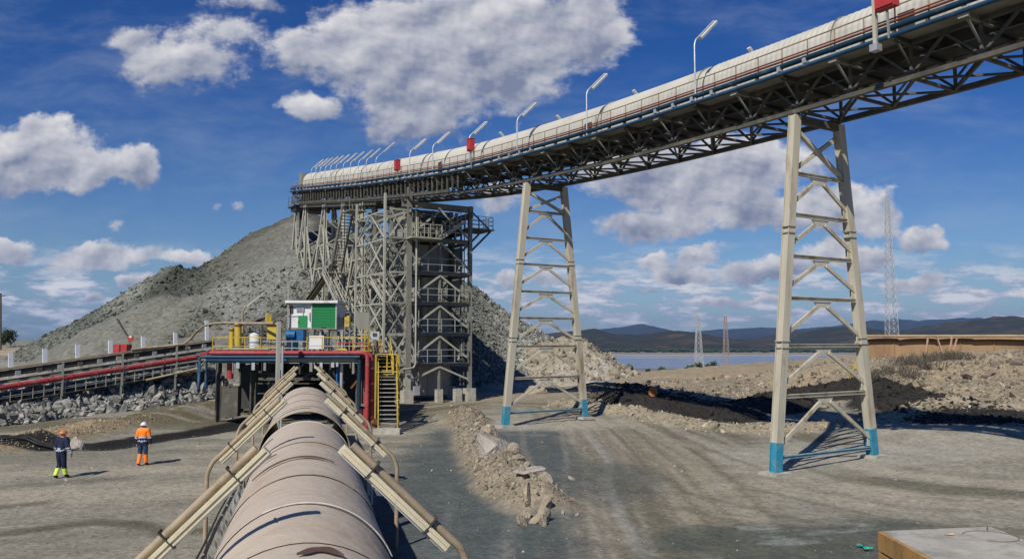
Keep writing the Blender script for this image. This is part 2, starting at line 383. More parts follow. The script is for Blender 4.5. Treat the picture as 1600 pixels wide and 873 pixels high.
def mixn(a, b, f): return a * (1 - f[..., None]) + np.array(b) * f[..., None]
colr = np.zeros(GX.shape + (3,)) + np.array((.30, .285, .235))
n1 = fbm(GX * .10, GY * .22, 5, 71, .6); n2 = fbm(GX * .35, GY * .8, 4, 81, .6); n3 = fbm(GX * .06 + GY * .1, GY * .05, 3, 91)
dR, tR, sR, aR = polydist(GX, GY, ROAD); sd = dR * sR
dR2, tR2, s2, a2 = polydist(GX, GY, ROAD2); sd2 = dR2 * s2
lx, ly = GX * .966 + GY * .259, GY * .966 - GX * .259
stl = fbm(lx * .07, ly * .55, 5, 171, .6)       # worn streaks left of the pipe
st2 = fbm(tR2 * .045, sd2 * .75, 5, 172, .6)    # streaks following the turning track on the right
right = sst(6, 9, GX - .05 * GY)
stk = stl * (1 - right) + st2 * right
colr = mixn(colr, (.39, .36, .29), sst(-.05, .40, stk + .25 * n1))
colr = mixn(colr, (.150, .140, .098), sst(.10, .42, -stk + .2 * n2) * (.35 + .5 * right))
colr = mixn(colr, (.43, .41, .35), sst(6.5, 2, np.hypot((GX - 15) * .55, (GY - 35.5)) + 2.2 * n1) * .8)
colr = mixn(colr, (.42, .40, .33), sst(1.8, .6, np.abs(GY - 40 + .3 * (GX - 25)) + .6 * n2) * sst(15, 20, GX) * .7)
cxy = polydist(GX, GY, [(-1.5, 12), (-.6, 26), (.6, 45)])[0]
grv = sst(6.6, 4.0, cxy + 2.2 * n1 + .5 * n2) * sst(51, 45, GY)
colr = mixn(colr, (.098, .112, .105), grv); colr = mixn(colr, (.185, .20, .188), grv * sst(.1, .5, fbm(GX * .25, GY * .35, 5, 175, .65)) * .75)
road = sst(3.7, 2.2, dR + .8 * n2); colr = mixn(colr, (.235, .205, .145), road * .9)
lane = fbm(sd * 1.1, tR * .03, 4, 176, .6) + .5 * fbm(sd * 4.5, tR * .05, 2, 186)
colr = mixn(colr, (.37, .335, .26), road * sst(.0, .35, lane) * .8); colr = mixn(colr, (.155, .145, .10), road * sst(.05, .4, -lane) * .75)
for (off_, wd_, am_, cc_) in ((-3.1, .22, .6, (.13, .125, .09)), (-1.2, .26, .7, (.15, .14, .10)), (-.5, .16, .7, (.36, .33, .26)), (.35, .26, .65, (.14, .13, .095)), (1.1, .16, .6, (.37, .34, .27)), (2.5, .26, .7, (.15, .14, .105)), (3.1, .18, .6, (.34, .32, .26)), (4.1, .3, .5, (.14, .14, .11)), (5.2, .25, .5, (.33, .31, .26))):
    b_ = sst(wd_, wd_ * .4, np.abs(sd - off_ - .35 * np.sin(tR * .09 + off_))) * (.65 + .35 * np.cos(tR * 2 * math.pi / .62 + 2 * (sd - off_) / wd_)) * sst(-.6, .1, fbm(tR * .15, sd * .5, 3, 190) + .15)
    colr = mixn(colr, cc_, b_ * am_ * sst(2, 8, tR))
for (off_, wd_, am_, cc_) in ((-3.4, .3, .6, (.15, .14, .105)), (-1.5, .3, .55, (.15, .14, .105)), (-.7, .2, .5, (.36, .34, .28)), (1.0, .3, .5, (.16, .15, .11)), (2.8, .3, .5, (.15, .14, .11)), (3.6, .2, .5, (.37, .35, .29)), (5.4, .35, .5, (.16, .15, .11))):
    b_ = sst(wd_, wd_ * .4, np.abs(sd2 - off_ - .4 * np.sin(tR2 * .11 + off_))) * sst(-.5, .15, fbm(tR2 * .12, sd2 * .5, 3, 191) + .1)
    colr = mixn(colr, cc_, b_ * am_ * sst(8, 16, tR2))
for (off_, am_) in ((.4, .5), (2.2, .5)):
    px_, py_ = (1.6 + off_ - 3.2), 0
    b_ = sst(.26, .1, np.abs(np.hypot(GX + 17.5, (GY - 24) * .8) - 15.2 - off_)) * sst(-3, -1.5, GX) * sst(2, 0, GX - .02 * GY + 0)
    colr = mixn(colr, (.17, .18, .17), b_ * am_)
trk2 = sst(.34, .1, np.abs(sd - 1.7 - .4 * n3 - .2 * n2)); LS = [[tuple(gnd(u, v)[:2]) for u, v in q] for q in (((-60, 842), (60, 826), (150, 816), (210, 818), (270, 832), (420, 818)), ((-60, 800), (70, 786)), ((-60, 770), (80, 760), (200, 750)))]
for q_, am in zip(LS, (.9, .7, .45)): colr = mixn(colr, (.13, .12, .085), sst(.62, .12, polydist(GX, GY, q_)[0] + .35 * n2 + .12 * n1) * am)
colr = mixn(colr, (.42, .41, .37), trk2 * .42 * sst(12, 17, tR))
trk3 = sst(.22, .05, np.abs(sd + 2.1 - .3 * n3)); colr = mixn(colr, (.33, .32, .27), trk3 * .5 * sst(10, 14, tR))
drk = np.hypot((GX - 8.0) * .55, (GY - 20.0) * .75) + 1.3 * n2 + 1.0 * n1
colr = mixn(colr, (.095, .105, .088), sst(3.4, 1.9, drk) * .9); colr = mixn(colr, (.30, .33, .32), sst(3.0, 2.0, drk) * sst(.15, .45, fbm(GX * .5, GY * .9, 4, 177, .7)) * .8)
colr = mixn(colr, (.11, .115, .10), sst(2.6, 1.2, np.hypot((GX - 3.6) * .9, (GY - 31) * .45) + .8 * n2) * .7)
colr = mixn(colr, (.42, .39, .33), sst(4.5, 2, np.hypot((GX - 2) * .5, (GY - 50.5)) + 1. * n1) * .8)
colr = mixn(colr, (.30, .25, .18), sst(1.75, 1.0, polydist(GX, GY, BERM)[0] + .4 * n2))
colr = mixn(colr, (.26, .26, .17), sst(1.4, .9, polydist(GX, GY, BERM)[0] + .4 * n2) * sst(.1, .4, fbm(GX * .8, GY * .8, 3, 178)) * .7)
colr = mixn(colr, (.36, .285, .18), sst(2.4, 1.2, polydist(GX, GY, SAND)[0] + .5 * n2))
mud = sst(44, 47, GY) * sst(62, 57, GY) * sst(-11, -15, GX)
colr = mixn(colr, (.13, .12, .07), mud * .85); colr = mixn(colr, (.33, .32, .29), mud * sst(.15, .4, fbm(GX * .12, GY * .7, 4, 179)) * .8)
colr = mixn(colr, (.018, .017, .016), sst(1.5, 1.15, polydist(GX, GY, DITCH)[0] + .4 * n2))  # shade in the ditch, painted as near-black ground colour
bank = sst(1.2, 3.0, GX) * sst(.8, 1.6, GZ + .2 * n2) * sst(54, 58, GY + .35 * (GX - 15))
colr = mixn(colr, (.385, .315, .215), bank); colr = mixn(colr, (.25, .225, .18), bank * sst(.05, .5, fbm(GX * .12, GY * .2, 4, 95)) * .7)
pth = sst(1.9, .8, np.abs(GY - 70 + .15 * (GX - 18)) + .4 * n2) * sst(6, 10, GX) * sst(31, 26, GX); colr = mixn(colr, (.46, .41, .33), pth * .9)
colr = mixn(colr, (.020, .018, .016), sst(3.5, 2.7, polydist(GX, GY, DKH)[0] + 1.5 * n2) * .96)  # dark spoil strip; part of its black is painted gallery shadow
colr = mixn(colr, (.36, .31, .23), sst(1.3, .8, polydist(GX, GY, RIDGE)[0] + .5 * n2))
rd = sst(78, 84, GY) * sst(-20, -28, GX); colr = mixn(colr, (.27, .27, .235), rd); colr = mixn(colr, (.45, .38, .28), rd * sst(7, 4, np.abs(GY - 96 + .12 * (GX + 50))))
backg = sst(60, 68, GY) * sst(-24, -14, GX) * sst(16, 8, GX); colr = mixn(colr, (.36, .31, .23), backg * .8)
pl = FAR; sandbar = sst(-.1, .5, fbm(GX / 300, GY / 60, 4, 99))
colr = mixn(colr, (.27, .235, .18), sst(.3, .9, pl)); colr = mixn(colr, (.12, .12, .09), sst(.3, .9, pl) * sandbar * .7)
_nb = (1 - grv * .9)[..., None] * (1 - FAR)[..., None]; colr = colr * (1 - _nb + _nb * np.array((.93, .905, .835)))
colr = colr * (1 - .17 * (1 - FAR))[..., None]
colr = colr * (1 + .10 * fbm(GX * 3.1, GY * 3.1, 3, 180))[..., None]
gm = M('ground_soil', (.2, .2, .2), .95, var=.14, scale=.9, bump=.3, bscale=6, attr='albedo')
def detail_ground(m, amt=.45, sc=28.):
    t = m.node_tree; b = t.nodes['Principled BSDF']; lk = t.links.new
    src = b.inputs['Base Color'].links[0].from_socket
    tcn = t.nodes.new('ShaderNodeTexCoord'); n_ = t.nodes.new('ShaderNodeTexNoise'); lk(tcn.outputs['Object'], n_.inputs[0]); n_.inputs['Scale'].default_value = sc; n_.inputs['Detail'].default_value = 3
    vo = t.nodes.new('ShaderNodeTexVoronoi'); lk(tcn.outputs['Object'], vo.inputs['Vector']); vo.inputs['Scale'].default_value = sc * .35
    ad = t.nodes.new('ShaderNodeMath'); ad.operation = 'ADD'; lk(n_.outputs[0], ad.inputs[0]); lk(vo.outputs['Color'], ad.inputs[1])
    mr = t.nodes.new('ShaderNodeMapRange'); lk(ad.outputs[0], mr.inputs[0]); mr.inputs[1].default_value = .5; mr.inputs[2].default_value = 1.5; mr.inputs[3].default_value = 1 - amt; mr.inputs[4].default_value = 1 + amt
    mx = t.nodes.new('ShaderNodeMix'); mx.data_type = 'RGBA'; mx.blend_type = 'MULTIPLY'; mx.inputs[0].default_value = 1; lk(src, mx.inputs[6]); lk(mr.outputs[0], mx.inputs[7]); lk(mx.outputs[2], b.inputs['Base Color'])
detail_ground(gm, .25, 20.)
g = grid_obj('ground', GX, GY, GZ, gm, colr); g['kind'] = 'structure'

# lake
wm = bpy.data.materials.new('lake_water'); wm.use_nodes = True; b = wm.node_tree.nodes['Principled BSDF']
b.inputs['Base Color'].default_value = (.10, .14, .22, 1); b.inputs['Roughness'].default_value = .22
nn = wm.node_tree.nodes.new('ShaderNodeTexNoise'); nn.inputs['Scale'].default_value = .08; nn.inputs['Detail'].default_value = 6
tcw = wm.node_tree.nodes.new('ShaderNodeTexCoord'); wm.node_tree.links.new(tcw.outputs['Object'], nn.inputs[0])
bp = wm.node_tree.nodes.new('ShaderNodeBump'); bp.inputs['Strength'].default_value = .4; bp.inputs['Distance'].default_value = 1.5
wm.node_tree.links.new(nn.outputs[0], bp.inputs['Height']); wm.node_tree.links.new(bp.outputs[0], b.inputs['Normal'])
def outline(name, base_pts, z0, z1, mat):
    n_ = len(base_pts); mb = MB(); vs = [(x, y, z1) for x, y in base_pts] + [(x, y, z0) for x, y in base_pts]
    fs = [tuple(range(n_))] + [(i, i + n_, (i + 1) % n_ + n_, (i + 1) % n_) for i in range(n_)]
    mb.add(vs, fs); return mb.build(name, mat)
lake_pts = []
for k in range(80):
    a = 2 * math.pi * k / 80; x = 900 + 2100 * math.cos(a); y = 1330 + (520 + 60 * math.sin(3 * a) + 45 * math.sin(5 * a + 1)) * math.sin(a); lake_pts.append((x, y + 40 * math.sin(x / 260)))
o = outline('lake', lake_pts, -27, -24.9, wm); o['kind'] = 'structure'
mudm = M('mud_flat', (.34, .30, .25), .9, scale=.01, var=.15, bump=0)
for nm_, (xc, yc, rx, ry) in (('mud_flat', (420, 1640, 560, 60)), ('mud_flat', (1300, 1560, 420, 34)), ('mud_flat', (120, 1420, 300, 22))):
    pts = [(xc + rx * math.cos(2 * math.pi * k / 48) * (1 + .06 * math.sin(3 * k)), yc + ry * math.sin(2 * math.pi * k / 48) * (1 + .25 * math.sin(1.7 * k))) for k in range(48)]
    o = outline(nm_, pts, -26, -24.6, mudm); o['kind'] = 'structure'

# ------------------------------------------------------------------ hills
def hills(name, prof, Y0, Yr, Y1, x0, x1, mat_cols, seed, nx=620, ny=70, amp=.12):
    us = np.array([p[0] for p in prof], float); vs = np.array([p[1] for p in prof], float)
    xs = np.linspace(x0, x1, nx); ys = np.linspace(Y0, Y1, ny); X, Y = np.meshgrid(xs, ys)
    uu = 800 + F * xs / Yr; vv = np.interp(uu, us, vs); hz = 5.2 + (532 - vv) / F * Yr
    Hh = hz[None, :] + 26
    k = np.where(Y < Yr, sst(Y0, Yr, Y) ** .9, 1 - .6 * sst(Yr, Y1, Y))
    W = (Yr - Y0)
    ns = fbm(X / (W * .35), Y / (W * .35), 6, seed, .55); rdg = 1 - np.abs(fbm(X / (W * .22), Y / (W * .4), 4, seed + 9))
    Z = -26 + Hh * k * (1 + amp * 2.2 * ns * (1 - k * .6)) + Hh * (rdg - .8) * .35 * k * (1 - k) * 4 * .5
    Z = Z + Hh * .09 * fbm(X / (W * .05), Y / (W * .04), 3, seed + 20) * k
    cc = np.zeros(X.shape + (3,)) + np.array(mat_cols[0]); q = fbm(X / (W * .15), Y / (W * .1), 5, seed + 30, .65)
    cc = mixn(cc, mat_cols[1], sst(-.05, .35, q)); cc = mixn(cc, mat_cols[2], sst(.25, .5, fbm(X / (W * .1), Y / (W * .06), 5, seed + 40, .65)) * .9)
    cc = mixn(cc, mat_cols[3], sst(Y0 + W * .42, Y0 + W * .1, Y) * .85)
    o = grid_obj(name, X, Y, Z, M(name + '_slope' + str(seed), (.1,) * 3, .95, var=.35, scale=.02, bump=0, attr='albedo'), cc); o['kind'] = 'structure'
    return X, Y, Z
nearp = [(0,536),(700,530),(850,524),(880,519),(905,518),(925,514),(945,520),(965,523),(1000,522),(1040,517),(1070,519),(1110,527),(1150,531),(1200,528),(1245,528),(1290,516),(1325,511),(1360,516),(1400,523),(1440,521),(1490,511),(1540,503),(1580,498),(1640,494),(1800,490),(2100,500),(2600,520)]
farp = [(0,534),(700,531),(820,526),(860,520),(900,517),(950,514),(1000,508),(1020,513),(1050,519),(1090,519),(1120,514),(1160,512),(1190,511),(1240,515),(1290,511),(1350,507),(1385,501),(1420,505),(1470,501),(1510,499),(1560,505),(1640,503),(1800,498),(2100,510),(2600,520)]
hills('hills', nearp, 2150, 3100, 4600, -300, 4600, ((.022, .025, .013), (.050, .038, .023), (.11, .06, .035), (.012, .020, .011)), 200, amp=.2)
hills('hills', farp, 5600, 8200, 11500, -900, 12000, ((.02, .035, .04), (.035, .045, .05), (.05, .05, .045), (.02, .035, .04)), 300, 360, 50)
# woodland along the far shore, reads as one mass
mb = MB(); 
for k in range(1500):
    x = rng.uniform(-100, 2900); y = rng.uniform(2080, 2230) if k % 3 else rng.uniform(2100, 2300); r = rng.uniform(6, 14)
    z = -26; h_ = rng.uniform(6, 13)
    n_ = 6; ring = [(x + r * rng.uniform(.7, 1.2) * math.cos(6.283 * i / n_), y + r * math.sin(6.283 * i / n_), z + h_ * rng.uniform(.3, .6)) for i in range(n_)]
    mb.add(ring + [(x, y, z + h_), (x, y, z)], [(i, (i + 1) % n_, 6) for i in range(n_)] + [((i + 1) % n_, i, 7) for i in range(n_)])
o = mb.build('far_woodland', M('far_leaves', (.03, .045, .022), .9, scale=.05, var=.3, bump=0)); tag(o, 'dark wooded strip along the far shore of the lake', 'woodland', kind='stuff')

# ------------------------------------------------------------------ rocks
def ico(level):
    bm = bmesh.new(); bmesh.ops.create_icosphere(bm, subdivisions=level, radius=1)
    v = np.array([x.co[:] for x in bm.verts]); f = [tuple(q.index for q in p.verts) for p in bm.faces]; bm.free(); return v, f
IC1, IF1 = ico(1); IC2, IF2 = ico(2); IC3, IF3 = ico(3)
def rock_template(seed, lv=1):
    r_ = np.random.default_rng(seed); v = (IC1, IC2, IC3)[lv - 1].copy(); f = (IF1, IF2, IF3)[lv - 1]
    for k in range(11):   # chop by planes: angular blocks
        n_ = r_.normal(size=3); n_ /= np.linalg.norm(n_); dpl = r_.uniform(.30, .66)
        q = v @ n_; v = v - np.maximum(q - dpl, 0)[:, None] * n_
    v += r_.normal(size=v.shape) * (.07, .03, .012)[lv - 1]; return v * np.array([1.35, 1.0, .8]) * 1.15, f
RT = [rock_template(s, 1) for s in range(8)]; RT2 = [rock_template(s + 20, 2) for s in range(6)]; RT3 = [rock_template(s + 50, 3) for s in range(6)]
def rot(r_):
    q = r_.normal(size=4); q /= np.linalg.norm(q); a, b_, c_, d_ = q
    return np.array([[1-2*(c_*c_+d_*d_), 2*(b_*c_-a*d_), 2*(b_*d_+a*c_)], [2*(b_*c_+a*d_), 1-2*(b_*b_+d_*d_), 2*(c_*d_-a*b_)], [2*(b_*d_-a*c_), 2*(c_*d_+a*b_), 1-2*(b_*b_+c_*c_)]])
def rubble(name, pts, sizes, mat, label, cat, colors=None):
    V = []; Fc = []; o_ = 0; cols_ = []
    for i, (p, s_) in enumerate(zip(pts, sizes)):
        v, f = RT[i % 8]; vv = (v * s_) @ rot(rng).T + np.array(p); V.append(vv); Fc.append(np.array(f) + o_); o_ += len(v)
        if colors is not None: cols_.append(np.tile(colors[i], (len(v), 1)))
    V = np.concatenate(V); f = np.concatenate(Fc)
    me = bpy.data.meshes.new(name); me.vertices.add(len(V)); me.vertices.foreach_set('co', V.ravel().astype(np.float32))
    me.loops.add(f.size); me.loops.foreach_set('vertex_index', f.ravel().astype(np.int32)); me.polygons.add(len(f))
    me.polygons.foreach_set('loop_start', (np.arange(len(f)) * 3).astype(np.int32)); me.polygons.foreach_set('use_smooth', np.zeros(len(f), bool)); me.update(calc_edges=True)
    if colors is not None:
        a = me.color_attributes.new('albedo', 'FLOAT_COLOR', 'POINT'); cc = np.ones((len(V), 4), np.float32); cc[:, :3] = np.concatenate(cols_); a.data.foreach_set('color', cc.ravel())
    me.materials.append(mat); o = bpy.data.objects.new(name, me); col.objects.link(o); tag(o, label, cat, kind='stuff'); return o
stone_m = M('loose_stone', (.3,) * 3, .95, var=.3, scale=3, bump=.3, bscale=8, attr='albedo')
def rocks_single(name, spots, mats, label, cat, group, templ=RT3):
    meshes = []
    for k, (v, f) in enumerate(templ):
        for m in mats:
            me = bpy.data.meshes.new(name); me.from_pydata([tuple(x) for x in v], [], f); me.polygons.foreach_set('use_smooth', [False] * len(f)); me.materials.append(m); meshes.append(me)
    for i, (p, s_) in enumerate(spots):
        o = bpy.data.objects.new(name, meshes[int(rng.integers(len(meshes)))]); col.objects.link(o); o.location = p
        o.scale = (s_ * rng.uniform(.85, 1.25), s_ * rng.uniform(.8, 1.1), s_ * rng.uniform(.7, 1.1)); o.rotation_euler = rng.uniform(0, 6.28, 3) * np.array([.25, .25, 1])
        tag(o, label, cat, group)

# gravel stockpile -------------------------------------------------
RP = [tuple(P(u, v, Y)) for u, v, Y in ((486, 331, 99), (432, 353, 101), (400, 366, 101), (356, 401, 101), (326, 419, 101), (300, 420, 99), (268, 418, 98), (244, 434, 97))]
RP2 = [tuple(P(u, v, Y)) for u, v, Y in ((486, 331, 99), (560, 392, 103), (640, 408, 104), (700, 432, 102), (735, 452, 101))]
RP3 = [tuple(P(u, v, Y)) for u, v, Y in ((240, 436, 99), (180, 474, 103), (120, 512, 108), (84, 536, 110))]
def pile_h(X, Y, lines, slope, pw=1.):
    H = np.full(X.shape, -50.)
    for ln_ in lines:
        for a, b_ in zip(ln_[:-1], ln_[1:]):
            for k in np.linspace(0, 1, 7):
                px = a[0] + (b_[0] - a[0]) * k; py = a[1] + (b_[1] - a[1]) * k; pz = a[2] + (b_[2] - a[2]) * k
                H = np.maximum(H, pz - slope * np.hypot(X - px, Y - py))
    return H
xs = np.arange(-66, 12, .3); ys = np.arange(66, 150, .3); X, Y = np.meshgrid(xs, ys)
H1 = pile_h(X, Y, [RP, RP2, RP3], .66)
def cone(u, v, Yd, sl, X=X, Y=Y): p = P(u, v, Yd); return p.z - sl * np.hypot(X - p.x, Y - p.y)
lobes = [(262, 446, 85, .64), (300, 456, 83.5, .66), (330, 508, 77, .50), (372, 500, 78, .50), (405, 515, 78, .5), (215, 518, 80, .5), (388, 408, 89, .66), (150, 520, 90, .5)]
LH = np.full(X.shape, -50.)
for l_ in lobes: LH = np.maximum(LH, cone(*l_))
Hp = np.maximum(H1, LH)
rockf = sst(-.35, .15, fbm(X * .09, Y * .09, 3, 401) + .35)
smooth = sst(-.3, .3, LH - H1)
Hp = Hp + (1.0 * fbm(X * .13, Y * .13, 3, 402) + (.26 * fbm(X * .8, Y * .8, 4, 403, .65)) * (1 - .75 * smooth)) * sst(0, 3, Hp - 0)
pc = np.zeros(X.shape + (3,)) + np.array((.165, .175, .140)); q = fbm(X * .07, Y * .05 + Hp * .07, 4, 405, .6)
pc = mixn(pc, (.13, .132, .105), sst(.0, .4, q)); pc = mixn(pc, (.235, .237, .20), sst(.05, .45, fbm(X * .1, Y * .1, 4, 409)) * .8)
pc = mixn(pc, (.215, .212, .17), smooth * .95)
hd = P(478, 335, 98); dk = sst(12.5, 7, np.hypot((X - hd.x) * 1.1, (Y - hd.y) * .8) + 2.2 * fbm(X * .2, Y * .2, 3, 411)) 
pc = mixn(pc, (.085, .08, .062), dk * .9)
def patch(u, v, Yd, ru, rv, cc, am, seed):
    q = P(u, v, Yd); d_ = np.hypot((X - q.x) / ru, (np.maximum(Hp, 0) - q.z) / rv) + .45 * fbm(X * .22, (Y + Hp) * .22, 4, seed)
    return mixn(pc, cc, sst(1.15, .75, d_) * am)
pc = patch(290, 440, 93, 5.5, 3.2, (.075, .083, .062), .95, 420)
pc = patch(440, 420, 92, 5.0, 6.5, (.26, .26, .23), .75, 421)
pc = patch(140, 510, 95, 7, 2.5, (.14, .15, .12), .6, 424)
pc = patch(205, 462, 97, 3.2, 2.2, (.25, .255, .21), .8, 425)
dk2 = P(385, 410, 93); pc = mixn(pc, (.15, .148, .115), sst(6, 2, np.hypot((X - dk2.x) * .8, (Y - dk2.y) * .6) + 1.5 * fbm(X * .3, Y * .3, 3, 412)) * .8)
pc = pc * .76
rt = sst(-6, 2, X) ; pc = mixn(pc, (.33, .32, .28), rt * .6)
pm = M('stockpile_gravel', (.2,) * 3, .95, var=.12, scale=1.2, bump=.45, bscale=2.6, attr='albedo'); detail_ground(pm, .32, 9.)
# a solid heap: its rim goes below the ground
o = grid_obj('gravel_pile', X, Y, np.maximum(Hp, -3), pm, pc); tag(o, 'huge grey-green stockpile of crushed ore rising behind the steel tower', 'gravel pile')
pt = []; sz = []; cl_ = []
for k in range(60000):
    x = rng.uniform(-60, 6); y = rng.uniform(72, 112); i = int((y - 66) / .3); j = int((x + 66) / .3); z = Hp[i, j]
    if z < 1 or (smooth[i, j] > .5 and rng.random() < .985) or dk[i, j] > .5: continue
    s_ = rng.lognormal(-1.85, .40); pt.append((x, y, z)); sz.append(min(s_, .5)); c0 = pc[i, j] * rng.uniform(.3, 1.55); cl_.append(c0)
rubble('pile_rubble', pt, sz, stone_m, 'loose grey rocks strewn over the ore stockpile', 'rubble', np.array(cl_))
# tan rubble mound on the right foot of the pile
TR = [tuple(P(u, v, Y)) for u, v, Y in ((840, 540, 92), (880, 529, 92), (905, 530, 91), (925, 546, 90), (965, 573, 88))]
xs2 = np.arange(-6, 22, .25); ys2 = np.arange(72, 112, .25); X2, Y2 = np.meshgrid(xs2, ys2)
T = pile_h(X2, Y2, [TR], .62); T = T + .5 * fbm(X2 * .35, Y2 * .35, 4, 421) + .35 * fbm(X2 * 1.3, Y2 * 1.3, 3, 422)
tcx = np.zeros(X2.shape + (3,)) + np.array((.27, .235, .175)); tcx = mixn(tcx, (.33, .30, .25), sst(0, .5, fbm(X2 * .2, Y2 * .3, 4, 423)))
o = grid_obj('rubble_mound', X2, Y2, np.maximum(T, -4), pm, tcx); tag(o, 'tan rubble mound at the right foot of the ore stockpile', 'rubble mound')
pt = []; sz = []; cl_ = []
for k in range(2600):
    x = rng.uniform(-2, 17); y = rng.uniform(78, 93); i = int((y - 72) / .25); j = int((x + 6) / .25)
    if T[i, j] < .8: continue
    pt.append((x, y, T[i, j])); sz.append(min(rng.lognormal(-1.65, .5), .8)); cl_.append(np.array((.28, .24, .175)) * rng.uniform(.4, 1.35))
rubble('mound_rubble', pt, sz, stone_m, 'broken tan blocks covering the rubble mound', 'rubble', np.array(cl_))
# stones on the right banks
def scatter(n_, xr, yr, cond, mu, sg, base, cap=.8):
    xx = rng.uniform(*xr, n_); yv = rng.uniform(*yr, n_); zz, fr = height(xx[None], yv[None]); zz = zz[0]; m_ = cond(xx, yv, zz) & (fr[0] < .3)
    xx, yv, zz = xx[m_], yv[m_], zz[m_]; s_ = np.minimum(rng.lognormal(mu, sg, len(xx)), cap)
    c_ = np.array(base)[None] * rng.uniform(.40, 1.2, (len(xx), 1)) * rng.uniform(.94, 1.06, (len(xx), 3)); return np.stack([xx, yv, zz], 1), s_, c_
p_, s_, c_ = scatter(15000, (6, 46), (46, 72), lambda x, y, z: (z > .8) & (polydist(x, y, DKH)[0] > 3.2) & (np.abs(y - 66 + .12 * (x - 18)) > 1.2), -2.5, .65, (.30, .25, .18), .55)
rubble('bank_rubble', p_, s_, stone_m, 'loose tan stones scattered on the right-hand earth banks', 'rubble', c_)
def near_line(line, wd): return lambda x, y, z: polydist(x, y, line)[0] < wd
p_, s_, c_ = scatter(16000, (2, 34), (38, 64), near_line(RIDGE, 1.5), -2.75, .55, (.35, .30, .22), .28)
rubble('ridge_rubble', p_, s_, stone_m, 'low windrow of tan stones edging the haul road under the gallery', 'rubble', c_)
p_, s_, c_ = scatter(40000, (-5, 6), (20, 58), near_line(BERM, 1.2), -3.5, .7, (.31, .265, .195), .2)
rubble('berm_rubble', p_, s_, stone_m, 'small tan stones heaped along the berm in the middle of the yard', 'rubble', c_)
p_, s_, c_ = scatter(16000, (-26, -8), (28, 48), near_line(SAND, 1.7), -3.35, .5, (.37, .29, .19), .15)
rubble('sand_ridge_rubble', p_, s_, stone_m, 'pebbly sandy ridge beside the dark ditch behind the workers', 'rubble', c_)
p_, s_, c_ = scatter(9000, (-20, 26), (9, 50), lambda x, y, z: np.abs(x + .25 * y) > 3, -4.2, .6, (.30, .29, .25), .10)
rubble('yard_gravel', p_, s_, stone_m, 'loose gravel sprinkled over the yard', 'gravel', c_)
p_, s_, c_ = scatter(14000, (2, 34), (38, 66), near_line(DKH, 3.0), -2.7, .6, (.030, .026, .022), .3)  # stones in the same spoil colour, with shadow painted in
rubble('dark_rubble', p_, s_, stone_m, 'dark lumpy spoil, shadow painted into its black, heaped along the haul road under the gallery', 'rubble', c_)
# riprap under the left conveyor
CVA = Vector((-44.5, 36.8, 0)); CVB = Vector((-22.7, 60, 0)); CVD = (CVB - CVA).normalized(); CVN = Vector((CVD.y, -CVD.x, 0))
pt = []; sz = []; cl_ = []; singles = []
for k in range(4200):
    a = rng.uniform(8, 33); b_ = rng.uniform(-4.5, 2.6) if k % 3 else rng.uniform(.2, 2.4); q = CVA + CVD * a + CVN * b_; kk = sst(2.9, -1.5, np.array(b_)); z = ground_z(q.x, q.y) * .0 + .2 + float(kk) * (1.15 + (a - 12) * .07)
    s_ = float(np.clip(rng.lognormal(-1.35, .4), .1, .62)); z += rng.uniform(-.12, .12)
    if s_ > .33 and b_ > -1.5 and len(singles) < 190: singles.append(((q.x, q.y, z), s_ * .85))
    else: pt.append((q.x, q.y, z)); sz.append(s_); cl_.append(np.array((.23, .225, .20)) * rng.uniform(.4, 1.5))
rubble('riprap_rubble', pt, sz, stone_m, 'grey broken rock bank below the inclined conveyor at the left', 'rubble', np.array(cl_))
rocks_single('boulder', singles, [rockg, rockg, rockg, rockg2, rockw], 'angular grey boulder in the rock bank below the left conveyor', 'boulder', 'boulders of the rock bank', RT2)
sp = []
for (u, v, s_) in [(836,795,.40),(852,784,.36),(822,780,.38),(836,768,.34),(848,772,.3),(812,762,.38),(800,768,.33),(820,800,.3),(850,800,.26),(790,742,.3),(808,735,.36),(822,745,.33),(796,730,.4),(764,722,.38),(752,735,.3),(742,705,.28),(760,690,.3),(775,680,.3),(750,665,.33),(735,655,.3),(765,672,.25),(790,700,.28),(815,790,.3),(776,752,.25),(830,757,.22)]:
    q = gnd(u, v, .35); sp.append(((q.x, q.y, ground_z(q.x, q.y) - .02), s_ * .92))
rocks_single('boulder', sp, [rockt, rockt], 'tan boulder on the rubble berm in the middle of the yard', 'boulder', 'boulders on the central berm')
q = gnd(768, 722, .4); o = MB(); v, f = RT3[2]; o.add(v, f); o = o.build('boulder', rockw); o.location = (q.x, q.y, ground_z(q.x, q.y) + .1); o.scale = (1.05, 1.35, .85); o.rotation_euler = (.1, .1, .6)
tag(o, 'large pale pinkish boulder, biggest on the central berm', 'boulder')
q = gnd(828, 765, .3); o = MB(); v, f = RT3[3]; o.add(v, f); o = o.build('rock_slab', rockw); o.location = (q.x, q.y, ground_z(q.x, q.y) + .22); o.scale = (.48, .34, .09); o.rotation_euler = (.1, -.1, .2)
tag(o, 'thin pale rock slab lying on the central berm beside the big boulder', 'boulder')
q = gnd(124, 700, .3); o = MB(); v, f = RT3[0]; o.add(v, f); o = o.build('boulder', rockw); o.location = (q.x, q.y, ground_z(q.x, q.y) + .2); o.scale = (.42, .42, .62)
tag(o, 'pale rounded boulder right beside the worker in the orange helmet', 'boulder')
q = gnd(838, 622, .1); o = MB(); v, f = RT3[1]; o.add(v, f); o = o.build('boulder', rockt); o.location = (q.x, q.y, ground_z(q.x, q.y) + .2); o.scale = (1.0, .7, .6)
tag(o, 'tan boulder lying behind the farther trestle leg near its left foot', 'boulder')
sp = []
for (u, v, s_) in [(915,702,.16),(895,747,.13),(903,804,.1),(880,803,.1),(812,811,.08),(1010,655,.15),(705,640,.14),(690,632,.12)]:
    q = gnd(u, v); sp.append(((q.x, q.y, ground_z(q.x, q.y) + .02), s_))
